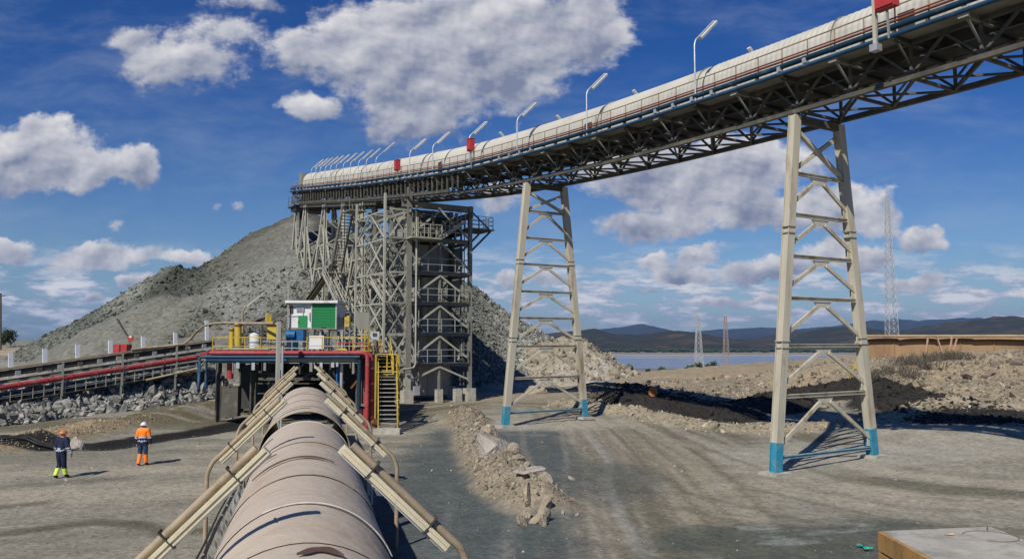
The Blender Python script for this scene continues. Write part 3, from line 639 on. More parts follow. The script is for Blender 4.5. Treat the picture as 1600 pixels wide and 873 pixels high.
rocks_single('stone', sp, [rockw], 'small pale stone lying loose on the dark yard surface', 'stone', 'loose stones in the yard', RT2)

# ================================================================== the elevated conveyor gallery
C2 = Vector((12.85, 32.7, 0)); D = Vector((-.525, .851, 0)).normalized(); Nn = Vector((D.y, -D.x, 0)); UP = Vector((0, 0, 1))
ZT = [(-40, 14.45), (0, 14.47), (6.5, 14.58), (11.3, 14.68), (17, 14.95), (24.5, 15.38), (30, 15.85), (47, 17.84), (72, 21.2)]
_zt = np.array(ZT)
def z0(t):   # smoothed
    return float(np.mean([np.interp(t + k, _zt[:, 0], _zt[:, 1]) for k in (-3, -1.5, 0, 1.5, 3)]))
def G(t, s, z): q = C2 + D * t + Nn * s; return Vector((q.x, q.y, z0(t) + z))
def GA(t, s, z): q = C2 + D * t + Nn * s; return Vector((q.x, q.y, z))
T0, T1 = -17.2, 70.0; BAY = 2.45
nodes = [T0 + BAY * k for k in range(int((T1 - T0) / BAY) + 1)]; TE = nodes[-1]
gal = thing('conveyor_gallery', (C2.x, C2.y, 14), 'long elevated conveyor gallery with cream curved cover crossing the sky', 'conveyor')
def along(s, z, w_, h, name, mat, a=T0, b_=TE, ib=False):
    mb = MB(); k = [t for t in nodes if a <= t <= b_]
    for p, q in zip(k[:-1], k[1:]): (mb.ibar if ib else mb.bar)(G(p, s, z), G(q, s, z), w_, h)
    return mb.build(name, mat, gal)
for s in (-1.4, 1.4):
    along(s, .08, .2, .2, 'bottom_chord', dark); along(s, 1.35, .16, .18, 'top_chord', dark)
    mb = MB()
    for i, (p, q) in enumerate(zip(nodes[:-1], nodes[1:])):
        mb.bar(G(p, s, .18), G(p, s, 1.26), .10); m = (p + q) / 2
        mb.bar(G(p, s, .16), G(m, s, 1.27), .09); mb.bar(G(q, s, .16), G(m, s, 1.27), .09)
    mb.build('side_truss', dark, gal)
mb = MB()
for i, (p, q) in enumerate(zip(nodes[:-1], nodes[1:])):
    mb.bar(G(p, -1.3, .06), G(p, 1.3, .06), .11); mb.bar(G(p, -1.3, .03), G((p + q) / 2, 0, .03), .08); mb.bar(G((p + q) / 2, 0, .03), G(p, 1.3, .03), .08)
    mb.bar(G(q, -1.3, .03), G((p + q) / 2, 0, .03), .08); mb.bar(G((p + q) / 2, 0, .03), G(q, 1.3, .03), .08)
mb.build('bottom_lacing', dark, gal)
mb = MB()   # idlers and return belt under the cover
for k, t in enumerate(np.arange(T0, TE, 1.225)):
    mb.tube([G(t, -.75, .95), G(t, .75, .95)], .09, 6)
mb.build('return_idlers', interior, gal)
mb = MB()
for p, q in zip(nodes[:-1], nodes[1:]): mb.bar(G(p, 0, 1.06), G(q, 0, 1.06), 1.2, .03); mb.bar(G(p, 0, 1.58), G(q, 0, 1.58), 1.3, .04)
mb.build('belt', black, gal)
for i, p in enumerate(nodes):
    b1 = MB(); b1.ibar(G(p, -2.35, 1.33), G(p, 2.35, 1.33), .14, .2); b1.bar(G(p, -2.25, 1.22), G(p, -1.47, .55), .07); b1.bar(G(p, 2.25, 1.22), G(p, 1.47, .55), .07)
    b1.build('cross_beam', dark if i % 2 else grey, gal)
    if i % 2 == 0 and i < len(nodes) - 1:
        b1 = MB(); b1.box(G(p, -2.42, 1.36), (.1, .34, .34), ax=(Nn, D, UP)); b1.build('bracket_plate', pale, gal)
for s in (-1.75, 1.75):
    along(s, 1.45, 1.1, .05, 'walkway', grey)
    mb = MB()
    ss = -2.28 if s < 0 else 2.28
    for p in np.arange(T0, TE, 1.225 if s < 0 else 1.225): mb.bar(G(p, ss, 1.45), G(p, ss, 2.5), .04)
    for zz in ((2.5,) if s < 0 else (2.5, 2.0)):
        for p, q in zip(nodes[:-1], nodes[1:]): mb.tube([G(p, ss, zz), G(q, ss, zz)], .028, 6)
    mb.build('handrail', tan if s < 0 else pale, gal)
def pipe_along(s, z, r, name, mat, a=T0, b_=TE):
    mb = MB(); mb.tube([G(t, s, z) for t in nodes if a <= t <= b_], r, 10); return mb.build(name, mat, gal)
pipe_along(-2.42, 1.70, .11, 'water_pipe', dblue); pipe_along(-2.5, 1.38, .085, 'water_pipe', pblue); pipe_along(-2.36, 1.93, .045, 'air_pipe', oxide); pipe_along(-2.31, 2.06, .03, 'air_pipe', oxide)
pipe_along(2.42, 1.6, .06, 'water_pipe', dblue)
mb = MB()
for t in np.arange(T0, TE, 1.225):
    mb = MB(); mb.box(G(t, -2.40, 1.55), (.09, .10, .42), ax=(Nn, D, UP)) if int(t * 10) % 3 else mb.box(G(t, -2.46, 1.6), (.15, .16, .2), ax=(Nn, D, UP)); mb.build('pipe_clamp', galv if int(t * 10) % 3 == 0 else dark, gal)
# ribbed cover
mb = MB(); prof = [(-1.1, 1.62), (-1.12, 2.2), (-1.12, 2.65)] + [(-1.12 * math.cos(a), 2.65 + 1.12 * math.sin(a)) for a in np.linspace(.2, math.pi - .2, 15)] + [(1.12, 2.65), (1.12, 2.2), (1.1, 1.62)]
ts = np.arange(T0, TE - .2, .14); vs = []; n_ = len(prof)
for i, t in enumerate(ts):
    e = .007 if i % 2 else -.007
    for (a, z) in prof: vs.append(G(t, a * (1 + e), 1.62 + (z - 1.62) * (1 + e)))
fs = [(i * n_ + k, (i + 1) * n_ + k, (i + 1) * n_ + k + 1, i * n_ + k + 1) for i in range(len(ts) - 1) for k in range(n_ - 1)]
mb.add(vs, fs, False); mb.build('cover', cover_m, gal)
for t in np.arange(T0 + 1, TE, 7.35):   # ring seams
    mb = MB(); pts = [G(t, a * 1.03, z + (.03 if z > 2.7 else 0)) for (a, z) in prof]
    mb.tube(pts, .022, 5); mb.build('cover_band', grey, gal)
def hatch(u, v, hgt=.9):
    t = tsolve(u, v, -1.16); mb = MB(); mb.box(G(t, -1.17, 2.2), (.05, .62, hgt), ax=(Nn, D, UP)); mb.build('inspection_hatch', interior, gal)
def tsolve(u, v, s):
    r = ray(u, v); Pp = C2 + Nn * s; A = np.array([[r[0], -D.x], [r[1], -D.y]]); k, t = np.linalg.solve(A, np.array([Pp.x, Pp.y])); return float(t)
for u, v in ((1416, 28), (919, 193), (688, 250)): hatch(u, v)
# head end: drum, hood and small platform
mb = MB(); mb.tube([GA(TE - .1, -1, z0(TE) + 2.3), GA(TE - .1, 1, z0(TE) + 2.3)], .55, 16); mb.build('head_drum', dark, gal)
mb = MB(); mb.box(G(TE + .5, 0, 2.7), (2.5, .9, 1.9), ax=(Nn, D, UP)); mb.box(G(TE + .5, 0, 1.0), (2.2, .8, 1.6), ax=(Nn, D, UP)); mb.build('discharge_hood', grey, gal)
mb = MB(); mb.box(G(TE + .4, 0, -.3), (4.6, 2.6, .12), ax=(Nn, D, UP)); mb.box(G(TE + .4, 0, -.6), (4.0, 2.0, .4), ax=(Nn, D, UP)); 
for a in (-2.2, 2.2):
    for b_ in (-.8, .4, 1.6): mb.bar(G(TE + b_, a, -.3), G(TE + b_, a, .8), .05)
    mb.bar(G(TE - .8, a, .8), G(TE + 1.6, a, .8), .05); mb.bar(G(TE - .8, a, .3), G(TE + 1.6, a, .3), .04)
mb.build('head_platform', dark, gal)
mb = MB(); mb.box(G(TE + .5, -1.0, -2.0), (.4, .4, 3.2), ax=(Nn, D, UP)); mb.build('head_chute', interior, gal)
# denser dark framing where the gallery crosses the tower and the pile
mb = MB()
for t in np.arange(28, TE, .82): mb.bar(G(t, -2.3, .2), G(t, -2.3, 1.3), .1); mb.bar(G(t, -2.3, 1.3), G(t + .4, -1.4, .1), .06)
mb.build('side_stiffeners', dark, gal)
along(-2.3, .1, .15, .2, 'edge_beam', dark, 28, TE)

# ------------------------------------------------------------------ trestle bents
def bent(fn, ff, t, tops, levels, label):
    fn = Vector(fn); ff = Vector(ff); e = thing('trestle_leg', ((fn.x + ff.x) / 2, (fn.y + ff.y) / 2, fn.z), label, 'trestle', 'trestles carrying the conveyor gallery')
    tn = GA(t, -tops, z0(t) - .1); tf = GA(t, tops, z0(t) - .1)
    def on(a, b_, z): k = (z - a.z) / (b_.z - a.z); return a + (b_ - a) * k
    cut = 1.22
    for a, b_ in ((fn, tn), (ff, tf)):
        m = on(a, b_, a.z + cut)
        for nm, p, q, mt_ in (('leg', m, b_, cream), ('painted_foot', a - UP * .3, m, blue)):
            mb = MB(); mb.bar(p, q, .30, .26, up=D)
            z = (q - p).normalized()
            for sd_ in (-1, 1):   # flanges along both faces
                mb.bar(p + D * sd_ * .15, q + D * sd_ * .15, .40, .03, up=D)
            o = mb.build(nm, mt_, e)
        mb = MB(); mb.box(a + UP * .02, (.9, .9, .16), ax=(Nn, D, UP)); mb.build('base_plate', concrete, e)
        for zz in (.36, .68):
            c0 = on(a, b_, a.z + (b_.z - a.z) * zz); mb = MB(); mb.box(c0, (.46, .40, .04), ax=(Nn, D, UP)); mb.box(c0 - UP * .25, (.46, .40, .04), ax=(Nn, D, UP)); mb.build('splice_plate', pale, e)
    mb = MB(); mb.bar(tn + UP * -.12, tf + UP * -.12, .26, .3); mb.build('head_beam', dark, e)
    mb = MB(); mb.bar(on(fn, tn, tn.z - .5), on(ff, tf, levels[0]), .16); mb.bar(on(ff, tf, tf.z - .5) + D * .12, on(fn, tn, levels[0]) + D * .12, .16); mb.build('cross_brace', cream, e)
    for i, z in enumerate(levels):
        a = on(fn, tn, z); b_ = on(ff, tf, z); last = i == len(levels) - 1
        mb = MB(); mb.ibar(a, b_, .15, .12 if last else .15, t=.022); mb.build('strut', pblue_faded if last else cream, e)
        if last: break
        zl = levels[i + 1] + .35; m = (a + b_) / 2 - UP * .12; p = on(fn, tn, zl); q = on(ff, tf, zl)
        g_ = MB(); h1 = (b_ - a).normalized()
        g_.add([m - h1 * .55 + D * .02, m + h1 * .55 + D * .02, m + h1 * .3 - UP * .22 + D * .02, m - h1 * .3 - UP * .22 + D * .02, m - h1 * .55 - D * .02, m + h1 * .55 - D * .02, m + h1 * .3 - UP * .22 - D * .02, m - h1 * .3 - UP * .22 - D * .02], [(3, 2, 1, 0), (4, 5, 6, 7), (0, 1, 5, 4), (1, 2, 6, 5), (2, 3, 7, 6), (3, 0, 4, 7)]); g_.build('gusset', cream, e)
        for (aa, sg, nm) in ((p, -1, 'brace'), (q, 1, 'brace')):
            mb = MB(); mb.bar(aa, m + h1 * sg * .3 - UP * .18, .15, .10, up=D); mb.build(nm, cream, e)
            mb = MB(); mb.box(aa - h1 * sg * .12 + UP * .05, (.36, .04, .6), ax=(h1, D, UP)); mb.build('gusset', cream, e)
    return e
b2 = bent((10.25, 31.5, 0), (15.55, 34.75, .22), .1, 1.4, [12.0, 10.3, 8.6, 6.9, 5.0, 3.0, .62], 'tall cream trestle with blue feet, nearer and larger one at the right')
b1_ = bent((-.43, 48.8, 0), (4.72, 52.1, .2), 20.4, 1.4, [13.3, 11.6, 9.95, 8.25, 6.6, 4.85, 2.9, .8], 'tall cream trestle with blue feet, farther one between tower and right trestle')

# ------------------------------------------------------------------ lamps
def lamp(name, base, top, dirv_, arm, hgt, label, group, mats=(galv, white), pr=.04, lr=.09, cat='lamp post', lum=1.35, clamps=False):
    base = Vector(base); e = thing(name, base, label, cat, group); dirv_ = Vector(dirv_).normalized()
    bend = base + UP * hgt; tip = bend + (dirv_ * .72 + UP * .70) * arm
    mb = MB(); pts = [base, bend - UP * .18]
    for k in (.25, .5, .75): pts.append((bend - UP * .18).lerp(bend, k).lerp(bend.lerp(tip, .1), k))
    pts += [bend.lerp(tip, .1), tip]; mb.tube(pts, pr, 8); mb.build('pole', mats[0], e)
    ad = (tip - bend).normalized(); dn = ad.cross(Vector((-dirv_.y, dirv_.x, 0))).normalized()
    if dn.z > 0: dn = -dn
    off = dn * (pr + lr * .75)
    a = tip - ad * lum + off; b_ = tip + ad * .08 + off
    mb = MB(); sidev = ad.cross(dn).normalized()
    mb.box((a + b_) / 2, (lr * 1.3, lr * 2.0, (b_ - a).length), ax=(dn, sidev, ad)); mb.box((a + b_) / 2 - dn * lr * .3, (lr * .5, lr * 2.5, (b_ - a).length * .99), ax=(dn, sidev, ad)); lp = mb.build('lamp_housing', mats[1], e)
    mb = MB(); mb.tube([a + dn * lr * .75, b_ + dn * lr * .75], lr * .35, 6); mb.build('fluorescent_tube', white, lp)
    if clamps:
        for k in (.2, .75):
            c0 = a.lerp(b_, k) - off * .5; mb = MB(); mb.box(c0, (pr * 2 + lr * 2.3, lr * 2.6, .018), ax=(dn, sidev, ad)); mb.build('clamp', interior, e)
    return e
for u, v, hh, lab in ((1087, 178, 2.95, 'rightmost grey lamp post on the near walkway of the gallery'), (917, 222, 2.6, 'second grey lamp post from the right on the near gallery walkway'),
                  (808, 245, 2.45, 'lamp post on near gallery walkway directly left of the farther trestle'), (733, 258, 2.3, 'lamp post standing beside the red cabinet on the gallery walkway'), (676, 266, 2.3, 'lamp post between the two red cabinets on the near gallery walkway'), (640, 268, 2.2, 'lamp post on the gallery just right of the stair landing')):
    t = tsolve(u, v, -2.45); lamp('lamp_post', G(t, -2.45, 1.3), 0, Nn, 1.75, hh, lab, 'lamps on the near walkway')
for i, u in enumerate((587, 572, 560, 547, 536, 525, 516, 508, 500, 493, 486)):
    t = tsolve(u, 280, -2.4); lamp('lamp_post', G(t, -2.4, 1.3), 0, Nn, 2.3 if i == 0 else 1.75, 2.3, 'lamp post in the close row along the far end of the gallery', 'row of lamps over the stockpile end', pr=.03, lr=.055)
for i, (u, lab) in enumerate(((1197, 'lamp peeking over the cover behind the rightmost near lamp post'), (1014, 'lamp peeking over the cover between the two rightmost lamp posts'), (893, 'lamp peeking over the cover just left of the second lamp post'), (803, 'lamp peeking over the cover above the farther trestle'))):
    t = tsolve(u, 100, 2.4); lamp('lamp_post', G(t, 2.4, 1.3), 0, -Nn, 1.5, 2.35, lab, 'lamps on the far walkway')
# red cabinets
for (u, v, sc, lab) in ((1389, 12, 1.0, 'red cabinet on a post at the top right edge of the gallery'), (738, 229, 1.0, 'red cabinet on the gallery walkway right of the tower'), (623, 262, .95, 'red cabinet on the gallery above the stair landing')):
    t = tsolve(u, v, -2.5); zc = {1389: 2.75, 738: 2.9, 623: 2.55}[u]; q = G(t, -2.55, 1.3); e = thing('hose_cabinet', q, lab, 'cabinet', 'red cabinets along the gallery')
    mb = MB(); c0 = G(t, -2.62, zc); mb.box(c0, (.30, .55 + .2 * (u > 1000), .80), ax=(Nn, D, UP)); mb.box(c0 + UP * .42, (.36, .62 + .2 * (u > 1000), .05), ax=(Nn, D, UP)); bx_ = mb.build('cabinet_box', red, e)
    mb = MB(); mb.box(c0 - Nn * .18, (.03, .45 + .2 * (u > 1000), .68), ax=(Nn, D, UP)); d0 = mb.build('cabinet_door', red, e)
    mb = MB(); mb.bar(q, c0 - UP * .47, .07); mb.build('post', grey, e)
t = tsolve(1369, 60, -2.55); e = thing('pipe_riser', G(t, -2.6, 1.0), 'cream vertical post with clamps beside the top right red cabinet', 'post'); mb = MB(); mb.bar(G(t, -2.6, 1.0), G(t, -2.6, 4.6), .12); mb.build('post', cream, e)
mb = MB(); mb.box(G(t, -2.6, 3.0), (.25, .25, .1), ax=(Nn, D, UP)); mb.box(G(t, -2.6, 1.1), (.3, .3, .25), ax=(Nn, D, UP)); mb.build('clamp', galv, e)

# ================================================================== transfer tower
tw = thing('transfer_tower', tuple(GA(40, .8, .4)), 'tall grey steel transfer tower with stacked platforms under the gallery', 'tower')
TS = (-2.0, .8, 3.6); TT = (37.0, 40.6, 44.3); FL = [3.25, 5.7, 8.15, 10.6, 13.3]; TOPZ = 16.4
gb = .35
for t in TT:
    for s in (TS[0], TS[2]):
        w_ = .46 if (s < 0 and t == 37.0) else .3
        mb = MB(); mb.ibar(GA(t, s, gb + (.9 if s > 0 or t > 37 else .6)), GA(t, s, TOPZ + (1.0 if t == 37 and s < 0 else 0)), w_, w_, up=D, t=.03)
        if w_ > .4:
            for a in (-1, 1): mb.bar(GA(t, s, 2.6) + Nn * a * .0 - D * .21 * a, GA(t, s, TOPZ + .9) - D * .21 * a, .46, .04, up=D)
        mb.build('column', grey if s > 0 or t > 37 else pale, tw)
        mb = MB(); mb.box(GA(t, s, gb + .25), (.8, .8, 1.4), ax=(Nn, D, UP)); mb.build('footing', concrete, tw)
for s in (.8,):
    mb = MB(); mb.bar(GA(37, s, .9), GA(37, s, 14.5), .16); mb.build('column', grey, tw); mb = MB(); mb.box(GA(37, s, gb + .2), (.5, .5, 1.5), ax=(Nn, D, UP)); mb.build('footing', concrete, tw)
mb = MB(); mb.box(GA(37, 2.5, gb + .2), (.6, .5, 1.5), ax=(Nn, D, UP)); mb.build('footing', concrete, tw)
for i, z in enumerate(FL):
    mb = MB()
    for t in TT: mb.ibar(GA(t, TS[0], z), GA(t, TS[2] - .25, z), .2, .26)
    for s in (TS[0], TS[2]): mb.ibar(GA(37, s, z), GA(44.3, s, z), .2, .26)
    mb.build('floor_beam', grey, tw)
    mb = MB(); mb.box(GA(38.0, .9, z + .16), (4.9, 2.6, .05), ax=(Nn, D, UP)); mb.box(GA(43.4, .9, z + .16), (4.9, 1.6, .05), ax=(Nn, D, UP)); mb.build('platform', dark, tw)
    mb = MB()
    zz = z + .18; rr = [GA(36.7, -1.6, zz), GA(36.7, 3.3, zz), GA(43.8, 3.3, zz)]
    for a, b_ in zip(rr[:-1], rr[1:]):
        n_ = max(2, int((b_ - a).length / 1.1))
        for k in range(n_ + 1): q = a.lerp(b_, k / n_); mb.bar(q, q + UP * 1.05, .045)
        for h_ in (.55, 1.05): mb.bar(a + UP * h_, b_ + UP * h_, .04)
    mb.build('handrail', pale, tw)
    zl = ([gb + 1.2] + FL)[i]
    for t in TT:
        mb = MB(); mb.bar(GA(t - .12, .8, z - .15), GA(t - .12, TS[0] + .2, zl + .5), .14, .1, up=D); mb.build('brace', pale if t == 37 else grey, tw)
        mb = MB(); mb.bar(GA(t - .12, .8, z - .15), GA(t - .12, TS[2] - .2, zl + .5), .14, .1, up=D); mb.build('brace', pale if t == 37 else grey, tw)
    for s in (TS[0], TS[2]):
        for a, b_ in ((37, 40.6), (44.3, 40.6)): mb = MB(); mb.bar(GA(a, s, zl + .4), GA(b_, s, z - .15), .12); mb.build('brace', grey, tw)
mb = MB()
for t in TT: mb.ibar(GA(t, -2.6, TOPZ - .3), GA(t, 3.9, TOPZ - .3), .3, .5)
for s in (TS[0], TS[2]): mb.ibar(GA(36.5, s, TOPZ - .8), GA(44.6, s, TOPZ - .8), .25, .45)
mb.build('head_beam', grey, tw)
for a, b_ in ((-1.9, .8), (3.5, .8)): mb = MB(); mb.bar(GA(36.9, a, 13.6), GA(36.9, b_, 15.8), .15, .1, up=D); mb.build('brace', pale, tw)
# chute inside, in sheets between floors
zs = [gb + .2] + FL + [15.9]
for a, b_ in zip(zs[:-1], zs[1:]):
    mb = MB(); wv = 1.9 if a < 2.5 else 1.25 if 7 < a < 10 else 1.75 if a < 13 else 2.1
    mb.box(GA(40.6, .75, (a + b_) / 2), (wv * 2, 3.4, b_ - a - .3), ax=(Nn, D, UP))
    for k in range(5): mb.box(GA(38.86, .75 - wv + wv * 2 * k / 4, (a + b_) / 2), (.07, .08, b_ - a - .34), ax=(Nn, D, UP))
    mb.build('chute', panel_grey, tw)
mb = MB(); mb.box(GA(39.2, 1.6, 14.7), (3.2, 2.4, 1.4), ax=(Nn, D, UP)); mb.tube([GA(38.0, .2, 14.3), GA(38.0, 2.6, 14.3)], .5, 14); mb.build('drive_unit', interior, tw)
# pale pipe down the near column
mb = MB(); mb.tube([GA(36.4, -1.55, 15), GA(36.4, -1.55, 3.4), GA(36.4, -1.7, 3.1), GA(36.4, -2.2, 3.0), GA(36.4, -2.6, 3.0)], .08, 8); mb.build('downpipe', pale, tw)
mb = MB(); mb.box(GA(36.3, -1.5, 1.3), (.45, .3, .7), ax=(Nn, D, UP)); mb.build('junction_box', galv, tw)
# cantilever platform at upper right
mb = MB(); cz = 14.6
mb.box(GA(38.5, 4.9, cz), (2.4, 2.6, .12), ax=(Nn, D, UP)); mb.bar(GA(37.6, 3.7, cz - 2.2), GA(37.6, 5.9, cz - .1), .14); mb.bar(GA(39.6, 3.7, cz - 2.2), GA(39.6, 5.9, cz - .1), .14); mb.bar(GA(37.6, 3.7, cz + 1.8), GA(37.6, 5.9, cz), .1)
for a, b_ in ((GA(37.3, 3.9, cz), GA(37.3, 6, cz)), (GA(37.3, 6, cz), GA(39.7, 6, cz)), (GA(39.7, 3.9, cz), GA(39.7, 6, cz))):
    for k in range(4): q = a.lerp(b_, k / 3); mb.bar(q, q + UP * 1.1, .05)
    for h_ in (.4, .75, 1.1): mb.bar(a + UP * h_, b_ + UP * h_, .045)
mb.build('cantilever_platform', dark, tw)
def stair(a, b_, wdir, wd, mat_s, mat_r, parent, name='stair', n_=None, rail=1.0, treadm=None):
    a = Vector(a); b_ = Vector(b_); wdir = Vector(wdir).normalized(); n_ = n_ or max(4, int(abs(b_.z - a.z) / .23)); run = Vector((b_.x - a.x, b_.y - a.y, 0)).normalized()
    mb = MB()
    for sg in (-.5, .5): mb.bar(a + wdir * wd * sg, b_ + wdir * wd * sg, .06, .24)
    st = mb.build(name, mat_s, parent)
    mb = MB()
    for k in range(n_): q = a.lerp(b_, (k + .5) / n_); mb.box(q, (wd - .08, .26, .04), ax=(wdir, run, UP))
    mb.build('treads', treadm or mat_s, st)
    if rail:
        mb = MB()
        for sg in (-.5, .5):
            o_ = wdir * wd * sg; mb.tube([a + o_ + UP * rail, b_ + o_ + UP * rail], .028, 6); mb.tube([a + o_ + UP * rail * .5, b_ + o_ + UP * rail * .5], .022, 6)
            m_ = max(3, int((b_ - a).length / 1.0))
            for k in range(m_ + 1): q = a.lerp(b_, k / m_) + o_; mb.bar(q, q + UP * rail, .045)
        mb.build('stair_rail', mat_r, st)
    return st
stair(GA(36.3, 0.4, 13.4), GA(36.3, 2.6, 14.9), D, .8, pale, pale, tw)
mb = MB(); mb.box(GA(36.2, -1.0, 13.3), (2.6, 1.2, .1), ax=(Nn, D, UP))
a, b_ = GA(35.6, -2.3, 13.35), GA(35.6, .3, 13.35)
for k in range(6): q = a.lerp(b_, k / 5); mb.bar(q, q + UP * 1.05, .045)
for h_ in (.35, .7, 1.05): mb.bar(a + UP * h_, b_ + UP * h_, .045)
mb.build('landing', pale, tw)
# stair flights zig-zag on the left side of the tower
for i in range(5):
    z = FL[i]; zb = ([gb + .3] + FL)[i]; ta, tb = (38.4, 42.4) if i % 2 else (42.4, 38.4)
    stair(GA(ta, -3.0, zb + .1), GA(tb, -3.0, z + .1), Nn, .8, pale, pale, tw)
    mb = MB(); mb.box(GA(tb + (.7 if tb > ta else -.7), -2.9, z + .08), (1.4, 1.3, .08), ax=(Nn, D, UP)); 
    q = GA(tb + (1.3 if tb > ta else -1.3), -3.55, z + .1)
    for dz in (.5, 1.0): mb.bar(q + UP * dz, q + Nn * 1.3 + UP * dz, .04)
    mb.bar(q, q + UP, .05); mb.build('landing', grey, tw)
for t in (38, 44.3): 
    mb = MB(); mb.bar(GA(t, -3.6, gb), GA(t, -3.6, 17.0), .17); mb.build('column', pale, tw)
for t, s0 in ((37, -3.0), (40.6, -3.0), (44.3, -3.0)):
    for i in range(6):
        z = ([gb + 1] + FL)[i]; z2 = (FL + [15.6])[i]; mb = MB(); mb.bar(GA(t, -3.6, z2), GA(t, -2.1, z2), .12); mb.bar(GA(t, -3.6, z + .1), GA(t, -2.1, z2), .09); mb.bar(GA(t, -2.1, z + .1), GA(t, -3.6, z2), .09); mb.build('brace', pale if i % 2 else grey, tw)
for i in range(6):
    z = ([gb + 1] + FL)[i]; z2 = (FL + [15.6])[i]
    mb = MB(); mb.bar(GA(38, -3.62, z2), GA(44.3, -3.62, z2), .10); mb.bar(GA(38, -3.62, z + .1), GA(41.1, -3.62, z2), .08); mb.bar(GA(44.3, -3.62, z + .1), GA(41.1, -3.62, z2), .08); mb.build('side_brace', pale, tw)
    for s in (-1.2, 2.9):
        mb = MB(); mb.bar(GA(37.3, s, z + .2), GA(37.3, s, z2), .10); mb.tube([GA(37.15, s + .25, z + .2), GA(37.15, s + .25, z2)], .05, 6); mb.build('post', grey if s < 0 else dark, tw)
    mb = MB(); mb.box(GA(38.5, 3.0, (z + z2) / 2), (.06, 2.6, z2 - z - .7), ax=(Nn, D, UP)); mb.build('side_sheet', panel_grey, tw) if i in (1, 3, 4) else None
for s in (-1.4, .1, 2.2):
    mb = MB(); mb.tube([GA(36.8, s, 15.7), GA(36.8, s, 14.1), GA(38.2, s + .3, 12.4)], .12, 8); mb.build('feed_pipe', dark, tw)
# top dark stair from the gallery down to the left landing
stair(GA(50.5, -3.2, 11.6), GA(47.8, -3.2, 16.6), Nn, 1.0, dark, grey, tw, n_=18)
mb = MB(); mb.box(GA(46.6, -3.0, 16.7), (1.6, 2.2, .1), ax=(Nn, D, UP)); mb.box(GA(50.9, -3.1, 11.5), (1.8, 1.4, .1), ax=(Nn, D, UP))
for q in (GA(45.6, -3.8, 16.7), GA(47.6, -3.8, 16.7), GA(50.3, -4.0, 11.5), GA(51.6, -4.0, 11.5)): mb.bar(q, q + UP * 1.1, .05)
mb.bar(GA(45.6, -3.8, 17.8), GA(47.6, -3.8, 17.8), .045); mb.bar(GA(50.3, -4.0, 12.6), GA(51.6, -4.0, 12.6), .045); mb.bar(GA(46.6, -2.4, 15.4), GA(44.2, -2.2, 14.4), .16)
mb.build('landing', grey, tw)
stair(GA(51.5, -3.8, 11.5), GA(46.5, -3.8, 7.8), Nn, .8, pale, pale, tw)

# ------------------------------------------------------------------ lattice trestle over the pile
tr = thing('lattice_trestle', tuple(GA(58, 0, 4)), 'pale lattice trestle of crossing struts holding the gallery over the stockpile', 'trestle')
TB = [(47.0, 49.5), (52.0, 54.5), (58.0, 60.0), (64.5, 66.5), (69.3, 69.3)]
for j, (ta, tb) in enumerate(TB):
    for s in (-1, 1):
        topt = (ta + tb) / 2; zt = z0(topt) - .15
        for k, tt in enumerate((ta - 2.3, tb + 2.3) if ta != tb else (ta,)):
            tt = min(tt, 69.5); mb = MB(); mb.ibar(GA(tt, s * 2.7, 2.0), GA(topt + (-.25 if k == 0 else .25), s * 1.6, zt), .32, .26, up=Nn, t=.04); mb.build('strut', pale, tr)
        if ta != tb:
            for z, kk in ((15, .82), (12.6, .67), (10.2, .52), (7.8, .37), (5.4, .22)):
                a = ta - 2.3 + (topt - ta + 2.3) * ((z - 2) / (zt - 2)); b_ = tb + 2.3 - (tb + 2.3 - topt) * ((z - 2) / (zt - 2)); sw_ = 2.7 - 1.1 * (z - 2) / (zt - 2)
                mb = MB(); mb.bar(GA(a, s * sw_, z), GA(b_, s * sw_, z), .15); m_ = (a + b_) / 2; mb.bar(GA(a, s * sw_, z), GA(m_, s * sw_, z + 2.2), .11); mb.bar(GA(b_, s * sw_, z), GA(m_, s * sw_, z + 2.2), .11); mb.build('side_brace', pale, tr)
    for z in (15, 12.6, 10.2, 7.8, 5.4):
        for tt in ((ta, tb) if ta != tb else (ta,)):
            kz = (z - 2) / (z0(tt) - 2); off = 2.3 * (1 - kz); tq = tt + (-off if tt == ta and ta != tb else off if ta != tb else 0); sw_ = 2.7 - 1.1 * kz
            mb = MB(); mb.bar(GA(tq, -sw_, z), GA(tq, sw_, z), .15); mb.bar(GA(tq, -sw_, z), GA(tq, sw_ * .9, z + 2.3), .11); mb.bar(GA(tq, sw_, z), GA(tq, -sw_ * .9, z + 2.3), .11); mb.build('cross_brace', pale, tr)
    if j < 4:
        for s in (-1.65, 1.65):
            nxt = TB[j + 1]; mb = MB(); mb.bar(GA((ta + tb) / 2, s * 1.3, 6), GA((nxt[0] + nxt[1]) / 2, s, z0(nxt[0]) - 1.2), .16); mb.bar(GA((ta + tb) / 2, s, z0(ta) - 1.2), GA((nxt[0] + nxt[1]) / 2, s * 1.2, 8.5), .16); mb.build('long_brace', pale, tr)
along_m = MB()
for s in (-1.6, 1.6): along_m.ibar(GA(45, s, z0(45) - .2), GA(57.5, s, z0(57.5) - .2), .25, .35); along_m.ibar(GA(57.5, s, z0(57.5) - .2), GA(70, s, z0(70) - .2), .25, .35)
along_m.build('girder', dark, tr)
# inclined service gallery seen below the trestle (dark diagonal member)
e = thing('inclined_chute', tuple(GA(60, -3, 5)), 'long dark inclined chute beam slanting down through the lattice trestle', 'chute')
mb = MB(); mb.ibar(GA(50.5, -3.3, 12.4), GA(66.5, -3.6, 5.5), .5, .5, t=.06); mb.build('beam', M('dark_olive_steel', (.12, .11, .075), .75, scale=2, dirt=(.2, .17, .12)), e)
mb = MB(); mb.bar(GA(50.5, -3.65, 13.2), GA(66.5, -3.95, 6.3), .05)
for k in range(9): q = GA(50.5, -3.6, 12.6).lerp(GA(66.5, -3.9, 5.7), k / 8); mb.bar(q, q + UP * .65, .05)
mb.build('handrail', grey, e)

